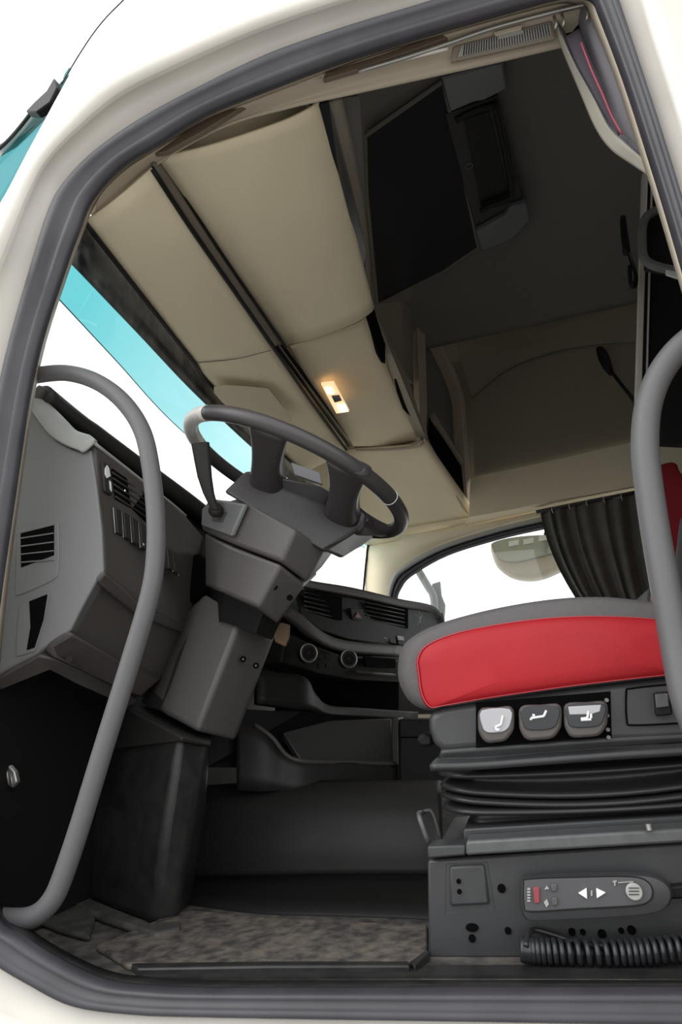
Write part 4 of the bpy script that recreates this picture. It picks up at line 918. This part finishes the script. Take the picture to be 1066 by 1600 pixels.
lvl = [(zt + .01, .0, .0), (zt - .012, -.05, .002)]
fz = [1213, 1233, 1248, 1269]; fs = [.006, .020, .019, .008]
for i, (f_, s_) in enumerate(zip(fz, fs)):
    z = P(690, f_, 1.115).z; h = .0062
    lvl += [(z + h*1.3, -.045, s_), (z + h*.8, -.008, s_), (z + h*.2, .004, s_), (z - h*.5, .003, s_), (z - h, -.008, s_), (z - h*1.3, -.05, s_)]
lvl += [(zb + .006, -.04, 0.0), (zb - .02, -.04, 0)]
mk('bellows', loft([rrect(o, z, s) for z, o, s in lvl]), BELLOW, ds, smooth=True)
# steel base: top flange, side plate
mk('base_top', plate(ddp([(724,1295),(1140,1270),(1140,1296),(724,1316)], 1.11), (0, .4, 0)), STEEL, ds, bevel=0.003)
rl_ = mk('slide_rail', plate(ddp([(728,1314),(1140,1290),(1140,1313),(728,1337)], 1.055), (0, .05, 0)), STEELL, ds, bevel=0.004)
mk('slide_rail', plate(ddp([(668,1322),(728,1320),(728,1337),(668,1342)], 1.06), (0, .05, 0)), STEEL, ds, bevel=0.003)
q_ = P(1014, 1292, 1.05); mk('rail_stud', disc(bmesh.new(), q_, (0,0,1), .004, .008, 10), METAL, rl_)
mk('height_lever', tube(cr(PP([(660,1270,1.16),(655,1275,1.1),(670,1318,1.1)]), 4), 0.004, 10), STEELL, ds, smooth=True)
mk('height_lever', tube(cr(PP([(662,1268,1.16),(676,1270,1.16),(690,1316,1.16)]), 4), 0.0035, 10), STEEL, ds, smooth=True)
bp_ = mk('base_plate', plate(ddp([(668,1344),(728,1340),(1140,1312),(1140,1498),(670,1498)], 1.075), (0, .38, 0)), STEEL, ds, bevel=0.004)
mk('pressed_panel', loft([ddp([(697,1350),(762,1347),(774,1424),(696,1428)], 1.0745), ddp([(702,1354),(758,1351),(768,1420),(702,1421)], 1.079)], caps=False), STEEL, bp_)
mk('pressed_panel', plate(ddp([(702,1353),(757,1350),(766,1414),(703,1417)], 1.070), (0, .008, 0)), STEEL, bp_, bevel=0.004)
def hole(x, y, r, d=1.0745, sx=1.0):
    b_ = bmesh.new(); q_ = P(x, y, d); disc(b_, q_, (0, -1, 0), r/994*1.17, .004, 16)
    if sx != 1: bmesh.ops.scale(b_, vec=(sx, 1, 1), space=Matrix.Translation(-q_), verts=b_.verts)
    mk('bolt_hole', b_, VOID, bp_)
for x, y, r in [(784,1388,5),(794,1454,4),(738,1466,4.3),(894,1456,4.2),(911,1456,3.2),(941,1459,4.8),(971,1454,3.2),(987,1453,4.8)]: hole(x, y, r)
hole(717,1377,2.8,1.069); hole(718,1393,2.8,1.069); hole(738,1449,4.6,1.0745,1.7)

# remote handset in its holder with coiled cord
rm = empty('remote_handset', P(920, 1400, 1.05), 'black remote handset with arrow buttons clipped to the seat base above a coiled cord', 'remote control')
ho = cr2([(812,1384),(816,1372),(828,1367),(920,1363),(1000,1362),(1030,1368),(1046,1380),(1050,1396),(1042,1412),(1020,1422),(960,1428),(880,1432),(832,1434),(818,1430),(813,1412)], 4, True)
hc = P(925, 1398, 1.05)
mk('handset_body', loft([PD(ho, 1.073), PD(ho, 1.045), [hc + (p - hc)*.985 + Vector((0,-.012,0)) for p in PD(ho, 1.045)], [hc + (p - hc)*.95 + Vector((0,-.018,0)) for p in PD(ho, 1.045)]]), STEEL, rm, smooth=True, bevel=0.002)
kp = cr2([(819,1382),(826,1374),(900,1371),(985,1370),(1012,1378),(1020,1394),(1014,1408),(990,1415),(900,1420),(830,1424),(820,1416)], 4, True)
mk('keypad', plate(PD(kp, 1.0245), (0, .006, 0)), mat('keypad_plastic', (0.075, 0.075, 0.08), 0.4), rm, bevel=0.001)
mk('keypad_edge', tube(PD(kp, 1.0255), 0.0011, 6, closed=True), DARKER, rm)
KD = 1.0235
def btn(nm, pts, M, th=.004, d=KD, **k): return mk(nm, plate(PD(pts, d - .002), (0, th, 0)), M, rm, **k)
btn('red_button', [(833,1387),(843,1386),(844,1411),(835,1412)], REDBTN, bevel=.001)
btn('small_button', [(861,1382),(870,1381),(871,1392),(862,1394)], STEELL, bevel=.001)
btn('small_button', [(862,1403),(871,1402),(872,1414),(863,1416)], STEELL, bevel=.001)
btn('arrow_button', [(904,1396),(917,1388),(918,1405)], ICON, bevel=.0005)
btn('arrow_button', [(932,1388),(947,1395),(933,1404)], ICON, bevel=.0005)
btn('arrow_divider', [(923.5,1392),(926,1392),(926,1400),(923.5,1400)], GREYL)
q_ = P(991, 1393, KD - .002); mk('round_button', disc(bmesh.new(), q_, (0,-1,0), .0105, .006, 24), GREYL, rm, bevel=.0015)
for k in range(3):
    btn('button_ridge', [(983,1387+k*5),(999,1387+k*5),(999,1388.5+k*5),(983,1388.5+k*5)], STEEL, d=KD-.004)
btn('printed_mark', [(958,1377),(964,1376),(964,1378),(962,1378),(962,1384),(960,1384),(960,1378.5),(958,1379)], GREYL)
btn('printed_mark', [(966,1379),(990,1377.5),(990,1378.5),(966,1380)], GREYL)
for k in range(5): btn('printed_mark', [(824,1388+k*4.6),(829,1388+k*4.6),(829,1390.6+k*4.6),(824,1390.6+k*4.6)], GREYL)
btn('printed_mark', [(851,1390),(855,1384),(858,1389)], GREYL); btn('printed_mark', [(850,1410),(855,1405),(858,1413),(854,1418)], GREYL)
mk('cord_socket', plate(PD([(1044,1386),(1080,1382),(1080,1404),(1046,1406)], 1.06), (0, .018, 0)), DARKER, rm, bevel=.003)
hp_ = []; NT = 29; cen_ = cr(PP([(816,1483,1.035),(830,1485,1.035),(880,1487,1.035),(960,1489,1.035),(1020,1486,1.035),(1090,1478,1.035)]), 40)
tot = len(cen_) - 1
for i in range(NT*14 + 1):
    u = i / (NT*14); f_ = u*tot; k = min(int(f_), tot - 1); p = cen_[k].lerp(cen_[k+1], f_ - k); a = 2*math.pi*i/14
    hp_.append(p + Vector((0.002*math.sin(a), .0125*math.cos(a), .0125*math.sin(a))))
mk('coiled_cord', tube(hp_, 0.0038, 8), mat('black_cord', (0.022, 0.023, 0.026), 0.3), rm, smooth=True)
mk('cord_end', tube(cr(PP([(822,1478,1.02),(826,1462,1.04),(836,1453,1.06),(870,1462,1.06),(905,1474,1.05),(940,1478,1.04),(952,1486,1.035)]), 6), 0.0036, 8), BELLOW, rm, smooth=True)

# ================================================================== GRAB RAILS
gl = empty('grab_rail', P(150, 1200, 0.97), 'long bent grey grab rail in front of the dashboard end', 'grab rail')
mk('tube', tube(cr(PP([(22,595,0.965),(60,586,0.965),(105,583,0.97),(150,596,0.97),(190,625,0.97),(220,668,0.97),(234,720,0.97),(243,800,0.97),(243,870,0.97),(234,930,0.97),(205,1030,0.97),(160,1175,0.97),(125,1290,0.97),(98,1370,0.968),(82,1405,0.966),(60,1428,0.964),(32,1437,0.962),(-10,1436,0.96)]), 6), 0.0165, 18), RAIL, gl, smooth=True)
gr_ = empty('grab_rail', P(1020, 700, 0.97), 'thick grey grab rail at the right margin beside the seat', 'grab rail')
mk('tube', tube(cr(PP([(1130,500,0.955),(1090,522,0.96),(1055,552,0.965),(1028,592,0.97),(1012,640,0.97),(1008,700,0.97),(1014,760,0.97),(1026,840,0.97),(1042,930,0.97),(1056,1010,0.97),(1072,1090,0.965),(1095,1150,0.96)]), 6), 0.0195, 18), RAIL, gr_, smooth=True)
